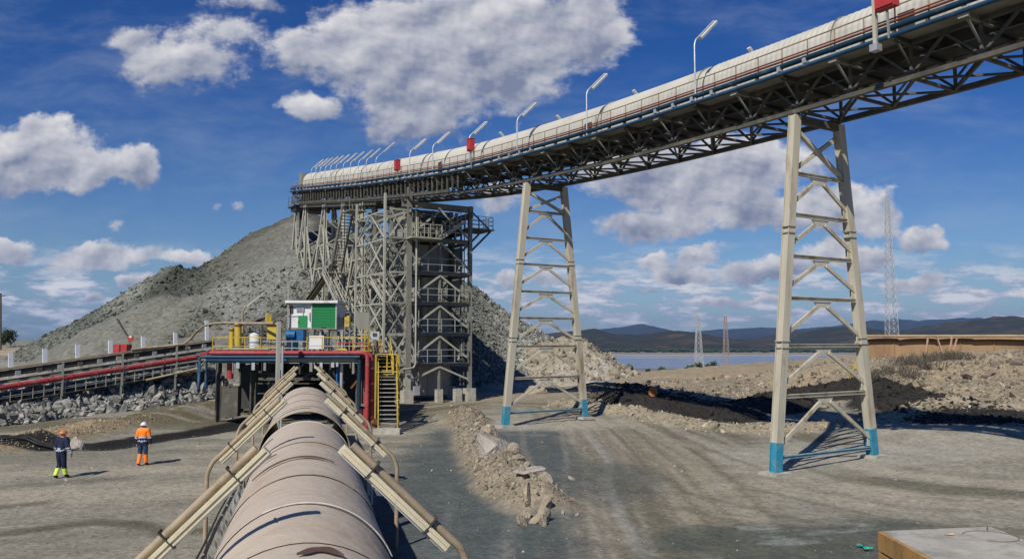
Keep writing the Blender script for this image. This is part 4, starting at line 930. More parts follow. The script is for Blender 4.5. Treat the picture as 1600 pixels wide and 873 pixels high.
# ================================================================== the big pipe conveyor in front
AX = Vector((-.2564, 1, 0)).normalized(); AN = Vector((AX.y, -AX.x, 0)); TR_ = 1.42; TZ = 1.33
def A(y, s, z): k = y / AX.y; q = AX * k + AN * s; return Vector((q.x, q.y, z))
pc_ = thing('tube_conveyor', (A(20, 0, 0)), 'wide dusty brown tubular conveyor cover running away below the camera', 'conveyor')
tubem = M('dusty_brown_sheet', (.46, .385, .30), .75, dirt=(.37, .275, .20), dirt_amt=.30, scale=.5, var=.08, bump=.12, bscale=3)
def tube_sec(y0_, y1_, r0, r1, ny=6):
    mb = MB(); n_ = 56; vs = []; fs = []
    for i in range(ny + 1):
        k = i / ny; y = y0_ + (y1_ - y0_) * k; r = r0 + (r1 - r0) * k
        for j in range(n_):
            a = 2 * math.pi * j / n_; dent = .012 * math.sin(3 * a + y * 1.7) * math.sin(2.1 * y + a)
            vs.append(A(y, (r + dent) * math.cos(a), TZ + (r + dent) * math.sin(a)))
    for i in range(ny):
        for j in range(n_): fs.append((i * n_ + j, i * n_ + (j + 1) % n_, (i + 1) * n_ + (j + 1) % n_, (i + 1) * n_ + j))
    mb.add(vs, fs, True); return mb
ed = [2.2, 7.6, 9.9, 12.2, 14.9, 19.6, 24.6]
for a, b_ in zip(ed[:-1], ed[1:]):
    tube_sec(a, b_ + .05, TR_ + .008, TR_ - .008).build('sheet_section', tubem, pc_)
ed2 = [27.0, 29.6, 32.4, 36.0, 41.5]
for a, b_ in zip(ed2[:-1], ed2[1:]):
    tube_sec(a, b_ + .05, TR_ + .075, TR_ + .062, 5).build('sheet_section', tubem, pc_)
tube_sec(24.2, 27.6, TR_ - .42, TR_ - .42).build('inner_sleeve', black, pc_)
def band(y, r, wd, m, nm='band', a0=0., a1=math.pi, t=.02):
    mb = MB(); n_ = 40; vs = []
    for j in range(n_ + 1):
        a = a0 + (a1 - a0) * j / n_
        for yy_ in (y - wd / 2, y + wd / 2):
            for rr_ in (r, r + t): vs.append(A(yy_, rr_ * math.cos(a), TZ + rr_ * math.sin(a)))
    fs = []
    for j in range(n_):
        o_ = j * 4; fs += [(o_ + 1, o_ + 3, o_ + 7, o_ + 5), (o_, o_ + 1, o_ + 5, o_ + 4), (o_ + 3, o_ + 2, o_ + 6, o_ + 7)]
    mb.add(vs, fs, True); mb.build(nm, m, pc_)
band(24.62, TR_ - .012, .10, M('pale_band', (.48, .45, .40), .6, scale=3), 'band'); band(27.0, TR_ + .075, .06, tan, 'band')
band(14.86, TR_ + .008, .03, tan, a0=.9, a1=2.3, t=.01); band(12.24, TR_ + .012, .045, M('pale_band', (.5,) * 3), a0=.4, a1=2.0)
# side frames, legs, cable rails
for s in (-1, 1):
    mb = MB(); mb.bar(A(2, s * 1.56, 1.0), A(41.5, s * 1.56, 1.0), .12, .16); mb.build('side_beam', grey, pc_)
    for y in np.arange(4, 42, 3.3): mb = MB(); mb.bar(A(y, s * 1.56, -.1), A(y, s * 1.56, 1.0), .12); mb.build('leg', grey, pc_)
for (s, z, r) in ((-1.62, 1.62, .035), (-1.70, 1.42, .035), (-1.60, 1.85, .02)):
    mb = MB(); mb.tube([A(y, s + .01 * math.sin(y), z + .02 * math.sin(y * 1.3)) for y in np.arange(3, 26, 1.2)], r, 6); mb.build('cable_rail', galv if z < 1.6 else black, pc_)
for y in np.arange(4, 25, 1.0): mb = MB(); mb.bar(A(y, -1.62, 1.1), A(y, -1.62, 1.66), .04); mb.build('cable_post', galv, pc_)
for s in (-1, 1):
    mb = MB(); mb.box(A(22.5, s * 1.75, 1.4), (.10, .7, 1.0), ax=(AN, AX, UP)); mb.box(A(21.3, s * 1.75, 1.4), (.06, .3, 1.1), ax=(AN, AX, UP)); mb.build('guard_plate', galv, pc_)
for (y, a0, a1, wd) in ((16.75, 1.15, 2.35, .10), (18.3, 2.0, 2.6, .06), (20.6, .25, .75, .09), (9.35, 1.25, 1.62, .14), (22.4, 2.2, 2.7, .05)):   # narrow dark brown arcs standing just off the sheet
    mb = MB(); n_ = 18; vs = []
    for j in range(n_ + 1):
        k = j / n_; a = a0 + (a1 - a0) * k; w0_ = wd * math.sin(math.pi * min(max(k, .03), .97)) * (.7 + .3 * math.sin(9 * k)); y_ = y + .12 * math.sin(4 * k)
        for q_, rr_ in ((-w0_, .012), (w0_, .035)): vs.append(A(y_ + q_, (TR_ + .02 + rr_) * math.cos(a), TZ + (TR_ + .02 + rr_) * math.sin(a)))
    mb.add(vs, [(2 * j, 2 * j + 1, 2 * j + 3, 2 * j + 2) for j in range(n_)], True); mb.build('dark_arc', M('dark_brown_arc', (.10, .06, .045), .9, scale=4), pc_)
# lamps over it
for (y, lab) in ((10.9, 'nearest'), (19.8, 'second nearest'), (28, 'third nearest'), (36.2, 'fourth nearest'), (44.5, 'farthest')):
    for s, side in ((-1, 'left'), (1, 'right')):
        q = A(y, s * 2.25, -.05)
        lamp('lamp_post', q, 0, AN * -s, 2.25, 2.25, '%s slanted cream lamp on the %s side of the tube conveyor' % (lab, side), 'lamps slanting over the tube conveyor', (tan, cream2), .055, .085, lum=1.95, clamps=True)

# ================================================================== platform building
pf = thing('process_platform', (-13.2, 51, 0), 'dark raised process platform with red and blue pipes over the tube conveyor', 'platform')
DZ = 4.35; X0, X1, Y0_, Y1_ = -18.6, -8.6, 48.2, 58.5
mb = MB(); mb.box(((X0 + X1) / 2, (Y0_ + Y1_) / 2, DZ - .06), (X1 - X0, Y1_ - Y0_, .12)); mb.build('deck', dark, pf)
mb = MB(); mb.ibar((X0 + .4, Y0_ - .02, DZ - .33), (X1 - .5, Y0_ - .02, DZ - .33), .2, .36); mb.ibar((X0, Y1_, DZ - .3), (X1, Y1_, DZ - .3), .2, .36); mb.build('edge_beam', pale, pf)
mb = MB()
for x in np.linspace(X0 + .6, X1 - .6, 7): mb.bar((x, Y0_ + .2, DZ - .3), (x, Y1_, DZ - .3), .15, .3)
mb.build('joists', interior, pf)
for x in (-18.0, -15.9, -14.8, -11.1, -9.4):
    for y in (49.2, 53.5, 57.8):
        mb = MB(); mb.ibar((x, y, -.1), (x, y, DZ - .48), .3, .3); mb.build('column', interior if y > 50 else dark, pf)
# machinery under the deck
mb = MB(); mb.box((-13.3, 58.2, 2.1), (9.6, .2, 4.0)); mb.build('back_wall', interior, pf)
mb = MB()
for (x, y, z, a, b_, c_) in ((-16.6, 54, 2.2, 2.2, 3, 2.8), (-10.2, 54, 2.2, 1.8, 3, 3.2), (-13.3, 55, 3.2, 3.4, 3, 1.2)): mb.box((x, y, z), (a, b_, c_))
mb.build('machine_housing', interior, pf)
mb = MB()
for k in range(5): mb.bar((-15.5, 48.9, .8 + .6 * k), (-12.0 + 0 * k, 48.9, .8 + .6 * k), .06)
mb.bar((-15.4, 49, 3.6), (-13.4, 49, 2.4), .14); mb.bar((-11.6, 49, 3.6), (-13.4, 49, 2.6), .14); mb.build('brace', dark, pf)
mb = MB(); mb.box((-17.2, 49.2, 1.5), (1.0, .6, 1.8)); mb.build('motor_cover', dark, pf)
mb = MB(); mb.box((-10.9, 48.9, 1.4), (1.2, .8, 1.2)); mb.build('drive_box', M('khaki_drive', (.25, .24, .16), .6, scale=2), pf)
mb = MB(); mb.tube([(-11.5, 49, 1.6), (-10.9, 49, 1.6)], .35, 12); mb.build('motor', galv, pf)
def pipe(pts, r, nm, m, n_=12): mb = MB(); mb.tube(pts, r, n_); return mb.build(nm, m, pf)
def elbow(a, b_, c_, r=.35, k=5):
    a, b_, c_ = Vector(a), Vector(b_), Vector(c_); p = b_ + (a - b_).normalized() * r; q = b_ + (c_ - b_).normalized() * r
    return [p.lerp(b_, i / k).lerp(b_.lerp(q, i / k), i / k) for i in range(k + 1)]
a, b_, c_ = (X0 + .5, 47.9, DZ + .12), (X1 - .05, 47.9, DZ + .12), (X1 - .05, 47.9, 0)
pipe([a] + elbow(a, b_, c_) + [c_], .13, 'red_pipe', rred)
a, b_, c_ = (-9.6, 48.3, DZ - .0), (-8.55, 48.3, DZ - .0), (-8.55, 48.3, 0)
pipe([a] + elbow(a, b_, c_) + [c_], .22, 'red_pipe', rred); pipe([(-8.95, 49.3, DZ), (-8.95, 49.3, 0)], .2, 'red_pipe', rred)
mb = MB()
for z in (.6, 1.6, 2.6, 3.5, 4.0): mb.tube([(-8.55, 48.3, z), (-8.55, 48.3, z + .08)], .29, 12)
mb.build('flange', rred, pf)
mb = MB(); mb.tube([(-8.2, 47.6, .35), (-8.0, 47.4, .45)], .2, 10); mb.box((-8.55, 48.3, .05), (.8, .8, .3)); mb.build('valve', rustm, pf)
pipe([(X0 - .1, 47.85, 2.3), (X0 - .1, 47.85, DZ - .3)] + elbow((X0 - .1, 47.85, 0), (X0 - .1, 47.85, DZ - .12), (0, 47.85, DZ - .12), .2) + [(X1 - .5, 47.85, DZ - .12)], .09, 'blue_pipe', pblue)
pipe([(X0 + .3, 47.95, 2.4), (X0 + .3, 47.95, DZ - .3), (-13.5, 47.95, DZ - .32)], .11, 'blue_pipe', pblue)
pipe([(X1 - .55, 48.0, 0), (X1 - .55, 48.0, DZ)], .12, 'blue_pipe', dblue); pipe([(-10.6, 48.8, .6), (-10.6, 48.8, DZ - .4)], .13, 'blue_pipe', cblue); pipe([(-10.3, 48.4, 1), (-10.3, 48.4, DZ - .5)], .1, 'white_pipe', galv)
pipe([(X0 + 1.5, 48.6, DZ - .2), (X0 + 1.5, 48.6, 2.9)], .2, 'red_pipe', rred)
# railings on the deck
def railing(a, b_, m, nm='handrail', h=1.05, step=1.1, parent=pf, wd=.05):
    a, b_ = Vector(a), Vector(b_); mb = MB(); n_ = max(1, int(round((b_ - a).length / step)))
    for k in range(n_ + 1): q = a.lerp(b_, k / n_); mb.bar(q, q + UP * h, wd)
    for hh in (.5, 1.): mb.bar(a + UP * h * hh, b_ + UP * h * hh, wd * .9)
    return mb.build(nm, m, parent)
railing((X0 + .5, 48.3, DZ), (-15.2, 48.3, DZ), yellow); railing((-12.4, 48.3, DZ), (X1 - .1, 48.3, DZ), yellow, step=.9); railing((X1 - .1, 48.3, DZ), (X1 - .1, 53, DZ), yellow, step=.9); railing((X0 + .3, 52, DZ), (-14.5, 52, DZ), tan)
railing((-15.2, 48.4, DZ), (-12.4, 48.4, DZ), galv, h=.8)
mb = MB()
for x in (-9.3, -9.0, -8.7): mb.bar((x, 50.4, DZ), (x, 50.4, DZ + 1.6), .07)
mb.build('gate_posts', yellow, pf)
def ph_(u, v, y): return P(u, v, y)
# items standing on the deck
def boxthing(name, u0, u1, v0, v1, y, dep, m, label, cat, parts=()):
    a = P(u0, v1, y); b_ = P(u1, v0, y); c0 = ((a.x + b_.x) / 2, y + dep / 2, (a.z + b_.z) / 2)
    e = thing(name, (c0[0], c0[1], a.z), label, cat); mb = MB(); mb.box(c0, (abs(b_.x - a.x), dep, b_.z - a.z)); mb.build('casing', m, e)
    return e, a, b_
cab = thing('control_cabin', tuple(P(488, 515, 51)), 'white control cabin with green roller shutter on the process platform', 'cabin')
yc = 51.0; a = P(451, 514, yc); b_ = P(525, 474, yc); CZ0, CZ1 = a.z, b_.z
mb = MB(); mb.box(((a.x + b_.x) / 2, yc + 1.4, (CZ0 + CZ1) / 2), (b_.x - a.x, 2.8, CZ1 - CZ0)); mb.build('wall', white, cab)
mb = MB(); mb.box(((a.x + b_.x) / 2, yc + 1.3, CZ1 + .10), (b_.x - a.x + .35, 3.3, .16)); mb.build('roof', white, cab)
q0, q1 = P(487, 513, yc), P(526, 475, yc); mb = MB(); mb.box(((q0.x + q1.x) / 2, yc - .03, (q0.z + q1.z) / 2), (q1.x - q0.x, .08, q1.z - q0.z))
for k in range(16): mb.box(((q0.x + q1.x) / 2, yc - .08, q0.z + (q1.z - q0.z) * (k + .5) / 16), (q1.x - q0.x - .1, .03, .05))
sh = mb.build('roller_shutter', green, cab)
for x in (q0.x, q1.x): mb = MB(); mb.box((x, yc - .05, (q0.z + q1.z) / 2), (.08, .16, q1.z - q0.z + .1)); mb.build('shutter_frame', galv, sh)
q0, q1 = P(466, 513, yc), P(480, 493, yc); mb = MB(); mb.box(((q0.x + q1.x) / 2, yc - .03, (q0.z + q1.z) / 2), (q1.x - q0.x, .08, q1.z - q0.z)); mb.build('hatch', green, cab)
q0, q1 = P(453, 489, yc), P(458, 478, yc); mb = MB(); mb.box(((q0.x + q1.x) / 2, yc - .03, (q0.z + q1.z) / 2), (q1.x - q0.x, .08, q1.z - q0.z)); mb.build('window', interior, cab)
mb = MB(); q = P(474, 474, yc)
mb.box((q.x, yc - .03, q.z - .35), (.05, .06, .9)); mb.box((q.x - .5, yc - .02, q.z - .8), (1.3, .05, .05)); mb.build('panel_joint', galv, cab)
for u in (452, 524, 500, 476): q = P(u, 514, yc); mb = MB(); mb.bar((q.x, yc + .1, DZ), (q.x, yc + .1, CZ0), .1); mb.bar((q.x, yc + 2.6, DZ), (q.x, yc + 2.6, CZ0), .1); mb.build('leg', galv, cab)
boxthing('equipment_box', 483, 506, 524, 545, 50.2, 1.0, white, 'white equipment box directly under the cabin', 'box')
e, a, b_ = boxthing('blue_cabinet', 456, 474, 515, 532, 49.8, .8, cblue, 'blue cabinet left of the cabin legs', 'cabinet'); 
mb = MB(); mb.tube([P(448, 523, 49.9), P(462, 523, 49.9)], .3, 12); mb.build('motor', cblue, e); mb = MB(); mb.bar(P(460, 532, 49.9), P(460, 548, 49.9), .4, .4); mb.build('pedestal', dblue, e)
e, a, b_ = boxthing('yellow_cabinet', 417, 432, 507, 530, 49.6, .7, yellow, 'bright yellow cabinet beside the tall grey post', 'cabinet')
mb = MB(); mb.box(((a.x + b_.x) / 2, 49.9, b_.z + .05), (.8, .9, .08)); mb.bar((a.x, 49.8, b_.z), (a.x, 49.8, b_.z + .7), .3, .3); mb.build('lid', yellow, e)
e, a, b_ = boxthing('yellow_cabinet', 538, 546, 493, 510, 51.5, .5, yellow, 'small yellow box on a frame right of the cabin', 'cabinet')
mb = MB(); mb.bar((a.x, 51.6, DZ), (a.x, 51.6, a.z), .06); mb.bar((b_.x, 51.6, DZ), (b_.x, 51.6, a.z), .06); mb.build('stand', galv, e)
e, a, b_ = boxthing('cream_cabinet', 528, 536, 495, 511, 51.6, .5, cream, 'small cream cabinet between cabin and yellow box', 'cabinet')
mb = MB(); mb.bar((a.x + .1, 51.7, DZ), (a.x + .1, 51.7, a.z), .06); mb.build('stand', galv, e)
e, a, b_ = boxthing('screen_panel', 556, 577, 488, 514, 53, .12, grey, 'grey sheet panel standing behind the yellow railing', 'panel')
mb = MB(); mb.bar((a.x + .05, 53, DZ), (a.x + .05, 53, a.z), .08); mb.bar((b_.x - .05, 53, DZ), (b_.x - .05, 53, a.z), .08); mb.build('stand', grey, e)
e = thing('storage_tank', tuple(P(399, 540, 50.5)), 'small white tank with dark bands on the left end of the platform', 'tank'); a = P(399, 545, 50.5)
mb = MB(); mb.tube([a, P(399, 526, 50.5), P(399, 522, 50.5)], .36, 16); mb.tube([P(399, 522, 50.5), P(399, 519, 50.5)], .36, 16, r2=.12); mb.build('shell', white, e); mb = MB(); mb.tube([P(399, 535, 50.5), P(399, 534, 50.5)], .38, 16); mb.build('band', cblue, e)
for (u, v0, v1, lab) in ((372, 540, 505, 'vertical yellow vessel at the left end of the platform'), (362, 545, 512, 'narrow yellow vessel beside the taller yellow vessel')):
    e = thing('yellow_vessel', tuple(P(u, v0, 50.8)), lab, 'vessel'); mb = MB(); mb.tube([P(u, v0, 50.8), P(u, v1, 50.8)], .22 if u > 365 else .14, 10); mb.build('shell', yellow, e)
    mb = MB(); mb.tube([P(u, v1 + 4, 50.8), P(u, v1 + 2, 50.8)], .28 if u > 365 else .2, 10); mb.build('flange', rustm, e)
mb = MB(); mb.box(P(484, 494, yc) + Vector((0, -.07, 0)), (.06, .08, .5)); mb.build('conduit', galv, cab)
mb = MB()
for k in range(5): mb.box(P(461, 480 + k * 1.6, yc) + Vector((.35, -.05, 0)), (.5, .05, .03))
mb.build('vent_louvre', galv, cab)
q = P(470, 503, yc); mb = MB(); mb.box(q + Vector((-.12, -.1, 0)), (.04, .06, .14)); mb.build('handle', interior, cab)
q = P(506, 511, yc); mb = MB(); mb.box(q + Vector((0, -.1, 0)), (.3, .06, .05)); mb.build('handle', interior, cab)
mb = MB(); mb.box(((P(451, 474, yc).x + P(525, 474, yc).x) / 2, yc - .04, CZ0 + .04), (3.1, .1, .1)); mb.build('sill', M('grimy_sill', (.20, .18, .15), .8, scale=4), cab)
cl = random.Random(5)
for k in range(16):
    u = cl.uniform(345, 600); mt_ = cl.choice([dark, grey, tan, galv, dblue, dark]); q = P(u, 546, 50.5 + cl.random() * 3); hgt = cl.uniform(.5, 1.9)
    mb = MB(); mb.bar((q.x, q.y, DZ), (q.x, q.y, DZ + hgt), cl.uniform(.06, .16)); mb.bar((q.x, q.y, DZ + hgt * .8), (q.x + cl.uniform(-.9, .9), q.y, DZ + hgt * .8), .07); mb.build('frame_member', mt_, pf)
for k in range(9):
    q0 = P(cl.uniform(350, 590), 546, 49.3); x2 = q0.x + cl.uniform(-1.8, 1.8); zz = DZ + cl.uniform(.15, .9); mb = MB()
    mb.tube([(q0.x, 49.2, DZ), (q0.x, 49.2, zz - .1), (q0.x + (x2 - q0.x) * .1, 49.2, zz), (x2, 49.2, zz), (x2 + .1, 49.3, DZ)], cl.uniform(.03, .07), 6); mb.build('service_pipe', cl.choice([tan, galv, rred, pblue, yellow]), pf)
for k in range(22):   # hangers, valves and dribbles under the deck edge
    x = cl.uniform(X0 + .4, X1 - .7); mb = MB(); hh = cl.uniform(.15, .7); mb.box((x, 48.0, DZ - .45 - hh / 2), (cl.uniform(.04, .22), .1, hh)); mb.build('hanger', cl.choice([dark, grey, galv, interior]), pf)
for k in range(14):
    x = cl.choice([cl.uniform(X0 + .6, -15.2), cl.uniform(-11.4, X1 - .8)]); z = cl.uniform(.4, 3.6); mb = MB(); mb.bar((x, 49.0, z), (x + cl.uniform(-.9, .9), 49.1, z + cl.uniform(-.5, .5)), cl.uniform(.05, .13)); mb.build('frame_member', cl.choice([dark, grey, galv, rustm]), pf)
mb = MB(); mb.bar((-15.3, 48.4, 1.0), (-11.6, 48.4, 1.0), .12, .2); mb.bar((-15.3, 48.4, 2.9), (-11.6, 48.4, 2.9), .1, .16); mb.build('cross_member', dark, pf)
# conveyor gantry behind the platform, pole etc.
e = thing('gantry_beam', tuple(P(400, 520, 53)), 'dark beam rising toward the cabin roof above the yellow cabinet', 'beam'); mb = MB(); mb.bar(P(376, 509, 53), P(448, 489, 53), .16, .22); mb.bar(P(376, 509, 53), P(376, 545, 53), .14); mb.bar(P(410, 500, 53), P(410, 545, 53), .12); mb.build('beam', dark, e)
e = thing('lamp_post', tuple(P(380, 545, 52)), 'lamp post with slanting arm left of the yellow cabinet', 'lamp post'); mb = MB(); mb.tube([P(379, 545, 52), P(379, 488, 52), P(383, 480, 52), P(412, 458, 52)], .06, 8); mb.build('pole', tan, e); mb = MB(); mb.bar(P(386, 479, 52), P(412, 458, 52), .14, .1); mb.build('lamp_housing', pale, e)
e = thing('pole', tuple(P(447, 545, 51)), 'thin pale pole rising beside the left edge of the cabin', 'pole'); mb = MB(); mb.bar(P(449, 548, 50.8), P(451, 440, 50.8), .09); mb.build('shaft', pale, e); mb = MB(); mb.box(P(449, 546, 50.8), (.25, .25, .1)); mb.build('foot_plate', pale, e)
e = thing('post', (P(436, 640, 46).x, 46, 0), 'tall pale grey post with pipe in front of the platform', 'post'); q = P(436, 502, 46); mb = MB(); mb.bar((q.x, 46, 0), q, .26, .2); mb.build('shaft', pale, e); mb = MB(); mb.tube([(q.x + .25, 46, .2), (q.x + .25, 46, q.z - 1.4)], .07, 8); mb.build('conduit', galv, e)
e = thing('instrument_panel', tuple(P(586, 545, 49)), 'pale instrument panel on a post behind the yellow railing', 'panel'); q = P(586, 524, 49); mb = MB(); mb.box(q, (.55, .15, .5)); mb.build('panel', galv, e); mb = MB(); mb.bar((q.x, 49, DZ), (q.x, 49, q.z - .2), .1); mb.build('post', grey, e); mb = MB(); mb.box(q + Vector((0, -.09, .05)), (.25, .04, .2)); mb.build('dial', interior, e)
# yellow stair on the right
sx = -7.15; ys_ = thing('yellow_stair', (sx, 45.5, 0), 'steep stair with yellow handrails beside the big red pipe', 'stair')
stair((sx + .12, 45.6, .15), (sx - .25, 47.6, 3.0), (1, 0, 0), 1.1, yellow, yellow, ys_, 'stringer', 12, .95, treadm=M('dusty_treads', (.30, .28, .23), .8, scale=3))
mb = MB(); mb.box((sx - .3, 48.3, 3.05), (1.3, 1.3, .08)); mb.build('landing', dark, ys_)
mb = MB()
for x in (-.9, -.3, .3): mb.bar((sx + x, 47.7, 3.05), (sx + x, 47.7, 4.4), .06)
mb.bar((sx - .9, 47.7, 4.4), (sx + .3, 47.7, 4.4), .06); mb.bar((sx - .9, 47.7, 3.35), (sx + .3, 47.7, 3.35), .30, .05); mb.bar((sx - .95, 47.6, 0.2), (sx - .95, 47.6, 4.4), .08); mb.bar((sx + .4, 47.7, 0.2), (sx + .4, 47.7, 4.4), .08); mb.build('gate_frame', yellow, ys_)
mb = MB(); mb.box((sx + .15, 45.1, .12), (1.5, .7, .34)); mb.build('footing', concrete, ys_)
stair((sx - .6, 49.0, 3.05), (sx - 1.1, 50.8, DZ), (1, 0, 0), 1.0, yellow, yellow, ys_, 'stringer', 6, .95)

# ================================================================== left inclined conveyor
lc = thing('inclined_conveyor', (-32, 50, 2), 'inclined ground conveyor with red pipe and mesh guard at the left', 'conveyor')
lenv = (CVB - CVA).length
def CV(a, s, z): q = CVA + CVD * a + CVN * s; return Vector((q.x, q.y, z + 1.13 + (a - 16.5) * .134))
def cvbar(s, z, w_, h, nm, m, a0=0, a1=lenv): mb = MB(); mb.bar(CV(a0, s, z), CV(a1, s, z), w_, h); return mb.build(nm, m, lc)
cvbar(.75, 2.05, .14, .10, 'top_rail', tan); cvbar(.70, 1.80, .10, .34, 'skirt_plate', interior); cvbar(-.75, 2.0, .12, .1, 'top_rail', tan)
cvbar(.7, 1.25, .1, .12, 'stringer', grey); cvbar(-.7, 1.25, .1, .12, 'stringer', grey); cvbar(.8, .0, .08, .06, 'bottom_rail', tan); cvbar(.1, 1.62, 1.3, .05, 'belt', black); cvbar(.1, .55, 1.2, .05, 'belt', black)
mb = MB(); mb.tube([CV(0, .92, .98), CV(lenv * .96, .92, .98), CV(lenv, .6, 1.25)], .17, 10); mb.build('red_pipe', rred, lc)
for a in np.arange(1, lenv, 1.5): mb = MB(); mb.tube([CV(a, .92, .98), CV(a + .12, .92, .98)], .21, 10); mb.build('pipe_flange', rred, lc)
for z in (.30, .52): mb = MB(); mb.tube([CV(0, .86, z), CV(lenv, .86, z)], .05, 6); mb.build('cable_pipe', dblue if z > .4 else galv, lc)
mb = MB()
for a in np.arange(0, lenv, .62): mb.bar(CV(a, .97, .0), CV(a, .97, .82), .035)
for z in (.4, .8): mb.bar(CV(0, .97, z), CV(lenv, .97, z), .03)
mb.build('mesh_guard', pale, lc)
for a in np.arange(3, lenv, 3.7):
    mb = MB(); mb.bar(CV(a, 1.0, -.15), CV(a, 1.0, 2.0), .13); mb.bar(CV(a, -.9, -.8), CV(a, -.9, 2.0), .13); mb.bar(CV(a, 1.0, .1), CV(a, -.9, .1), .1); mb.bar(CV(a, .9, -.1), CV(a, .9, -1.4), .12); mb.build('frame_post', grey, lc)
for a in np.arange(1, lenv, 1.2):
    mb = MB(); mb.box(CV(a, .82, 1.72), (.16, .28, .30), ax=(CVN, CVD, UP)); mb.build('idler_bracket', galv if int(a) % 2 else dark, lc)
for i, u in enumerate((17, 70, 121, 172, 223, 273, 322)):   # white guard plates behind the rail
    r = ray(u, 560); Pp = CVA - CVN * .85; Am = np.array([[r[0], -CVD.x], [r[1], -CVD.y]]); k, a = np.linalg.solve(Am, np.array([Pp.x, Pp.y]))
    mb = MB(); e_ = (CVD * -.05 + UP).normalized(); mb.box(CV(a, -.85, 2.38 + (.35 if u == 322 else 0)), (.10, .27, 1.1 + (.5 if u == 322 else 0)), ax=(CVN, CVD, e_)); pl_ = mb.build('guard_plate', M('bright_white_sheet', (.80, .81, .80), .5, dirt=(.5, .48, .42), dirt_amt=.2, scale=2, var=.05), lc)
    mb = MB(); mb.box(CV(a, -.78, 1.3), (.06, .3, .4), ax=(CVN, CVD, UP)); mb.build('plate_foot', white, pl_)
# the tan hose on top
e = thing('slurry_hose', tuple(P(300, 545, 57)), 'tan hose climbing from the left conveyor to the platform', 'hose')
mb = MB(); mb.tube([CV(lenv - 6, .8, 2.2), P(286, 538, 57.5), P(298, 529, 57), P(308, 517, 56), P(320, 508, 55), P(335, 505, 54), P(352, 504, 52), P(385, 505, 50), P(428, 505, 48.5)], .085, 8); mb.build('hose', tan, e)
mb = MB()
for u in (298, 345, 390): q = P(u, 516 if u < 320 else 506, 54 if u < 360 else 50); mb.box(q, (.25, .25, .1))
mb.build('coupling', rustm, e)
e = thing('slurry_hose', tuple(P(320, 565, 57)), 'tan hose drooping below the left conveyor head to the platform edge', 'hose')
mb = MB(); mb.tube([CV(lenv - 5, .9, -.05), P(310, 575, 57), P(322, 563, 55), P(331, 552, 52), P(337, 546, 49), P(360, 545, 47.9), P(420, 545, 47.8)], .07, 8); mb.build('hose', tan, e); mb = MB(); mb.box(P(337, 547, 49), (.2, .2, .2)); mb.build('coupling', rustm, e)
# things behind the conveyor
def at_cv(u, v, y): return P(u, v, y)
e, a, b_ = boxthing('red_box', 176, 198, 538, 556, 57, .8, red, 'red metal box behind the left conveyor between white plates', 'box'); mb = MB(); mb.box(((a.x + b_.x) / 2, 56.97, (a.z + b_.z) / 2), (.04, .06, b_.z - a.z)); mb.build('door_gap', interior, e); mb = MB(); mb.bar((a.x + .1, 57.3, a.z), (a.x + .1, 57.3, a.z - 1.6), .08); mb.bar((b_.x - .1, 57.3, a.z), (b_.x - .1, 57.3, a.z - 1.6), .08); mb.build('stand', grey, e)
e = thing('boom_pole', tuple(P(201, 530, 60)), 'slanting dark boom pole behind the red box', 'pole'); mb = MB(); mb.bar(P(183, 498, 60), P(202, 530, 60), .14, .1); mb.build('boom', dark, e); mb = MB(); mb.bar(P(202, 530, 60), P(202, 556, 60), .12); mb.build('post', grey, e)
e, a, b_ = boxthing('red_sign', 200, 208, 524, 533, 59.5, .06, red, 'small red and white sign beside the boom pole', 'sign'); mb = MB(); mb.box(((a.x + b_.x) / 2, 59.47, b_.z - .1), (.2, .03, .14)); mb.build('white_patch', white, e); mb = MB(); mb.bar(((a.x + b_.x) / 2, 59.55, a.z), ((a.x + b_.x) / 2, 59.55, a.z - 1.5), .06); mb.build('post', grey, e)
# lattice crate barrier and yellow rail in front of the platform's left end
q = gnd(375, 640); e = thing('barrier_cage', (q.x, q.y, 0), 'pale lattice cage barrier standing left of the platform legs', 'barrier'); gz = ground_z(q.x, q.y)
mb = MB(); bx0, by0, hw, hd_, hh = q.x, q.y, .75, .35, 1.0
cs = [(bx0 - hw, by0 - hd_), (bx0 + hw, by0 - hd_), (bx0 + hw, by0 + hd_), (bx0 - hw, by0 + hd_)]
for i in range(4):
    p1, p2 = cs[i], cs[(i + 1) % 4]; mb.bar((*p1, gz), (*p1, gz + hh), .06)
    for z in (.05, .5, hh): mb.bar((*p1, gz + z), (*p2, gz + z), .05)
    mb.bar((*p1, gz), (*p2, gz + hh), .04); mb.bar((*p2, gz), (*p1, gz + hh), .04)
mb.build('frame', pale, e)
q = gnd(385, 612, .4); e = thing('yellow_barrier', (q.x, q.y, .3), 'short yellow rail behind the lattice cage', 'barrier'); railing((q.x - 1, q.y, .3), (q.x + .6, q.y, .3), yellow, 'rail', 1.2, .5, e)
# pole at far left
e = thing('pole', tuple(P(-2, 540, 100)), 'thin dark pole at the left edge above the plateau', 'pole'); mb = MB(); mb.tube([P(1, 560, 100), P(1, 458, 100)], .12, 6); mb.build('shaft', dark, e); mb = MB(); mb.bar(P(-6, 462, 100), P(8, 462, 100), .12); mb.build('crossarm', dark, e)

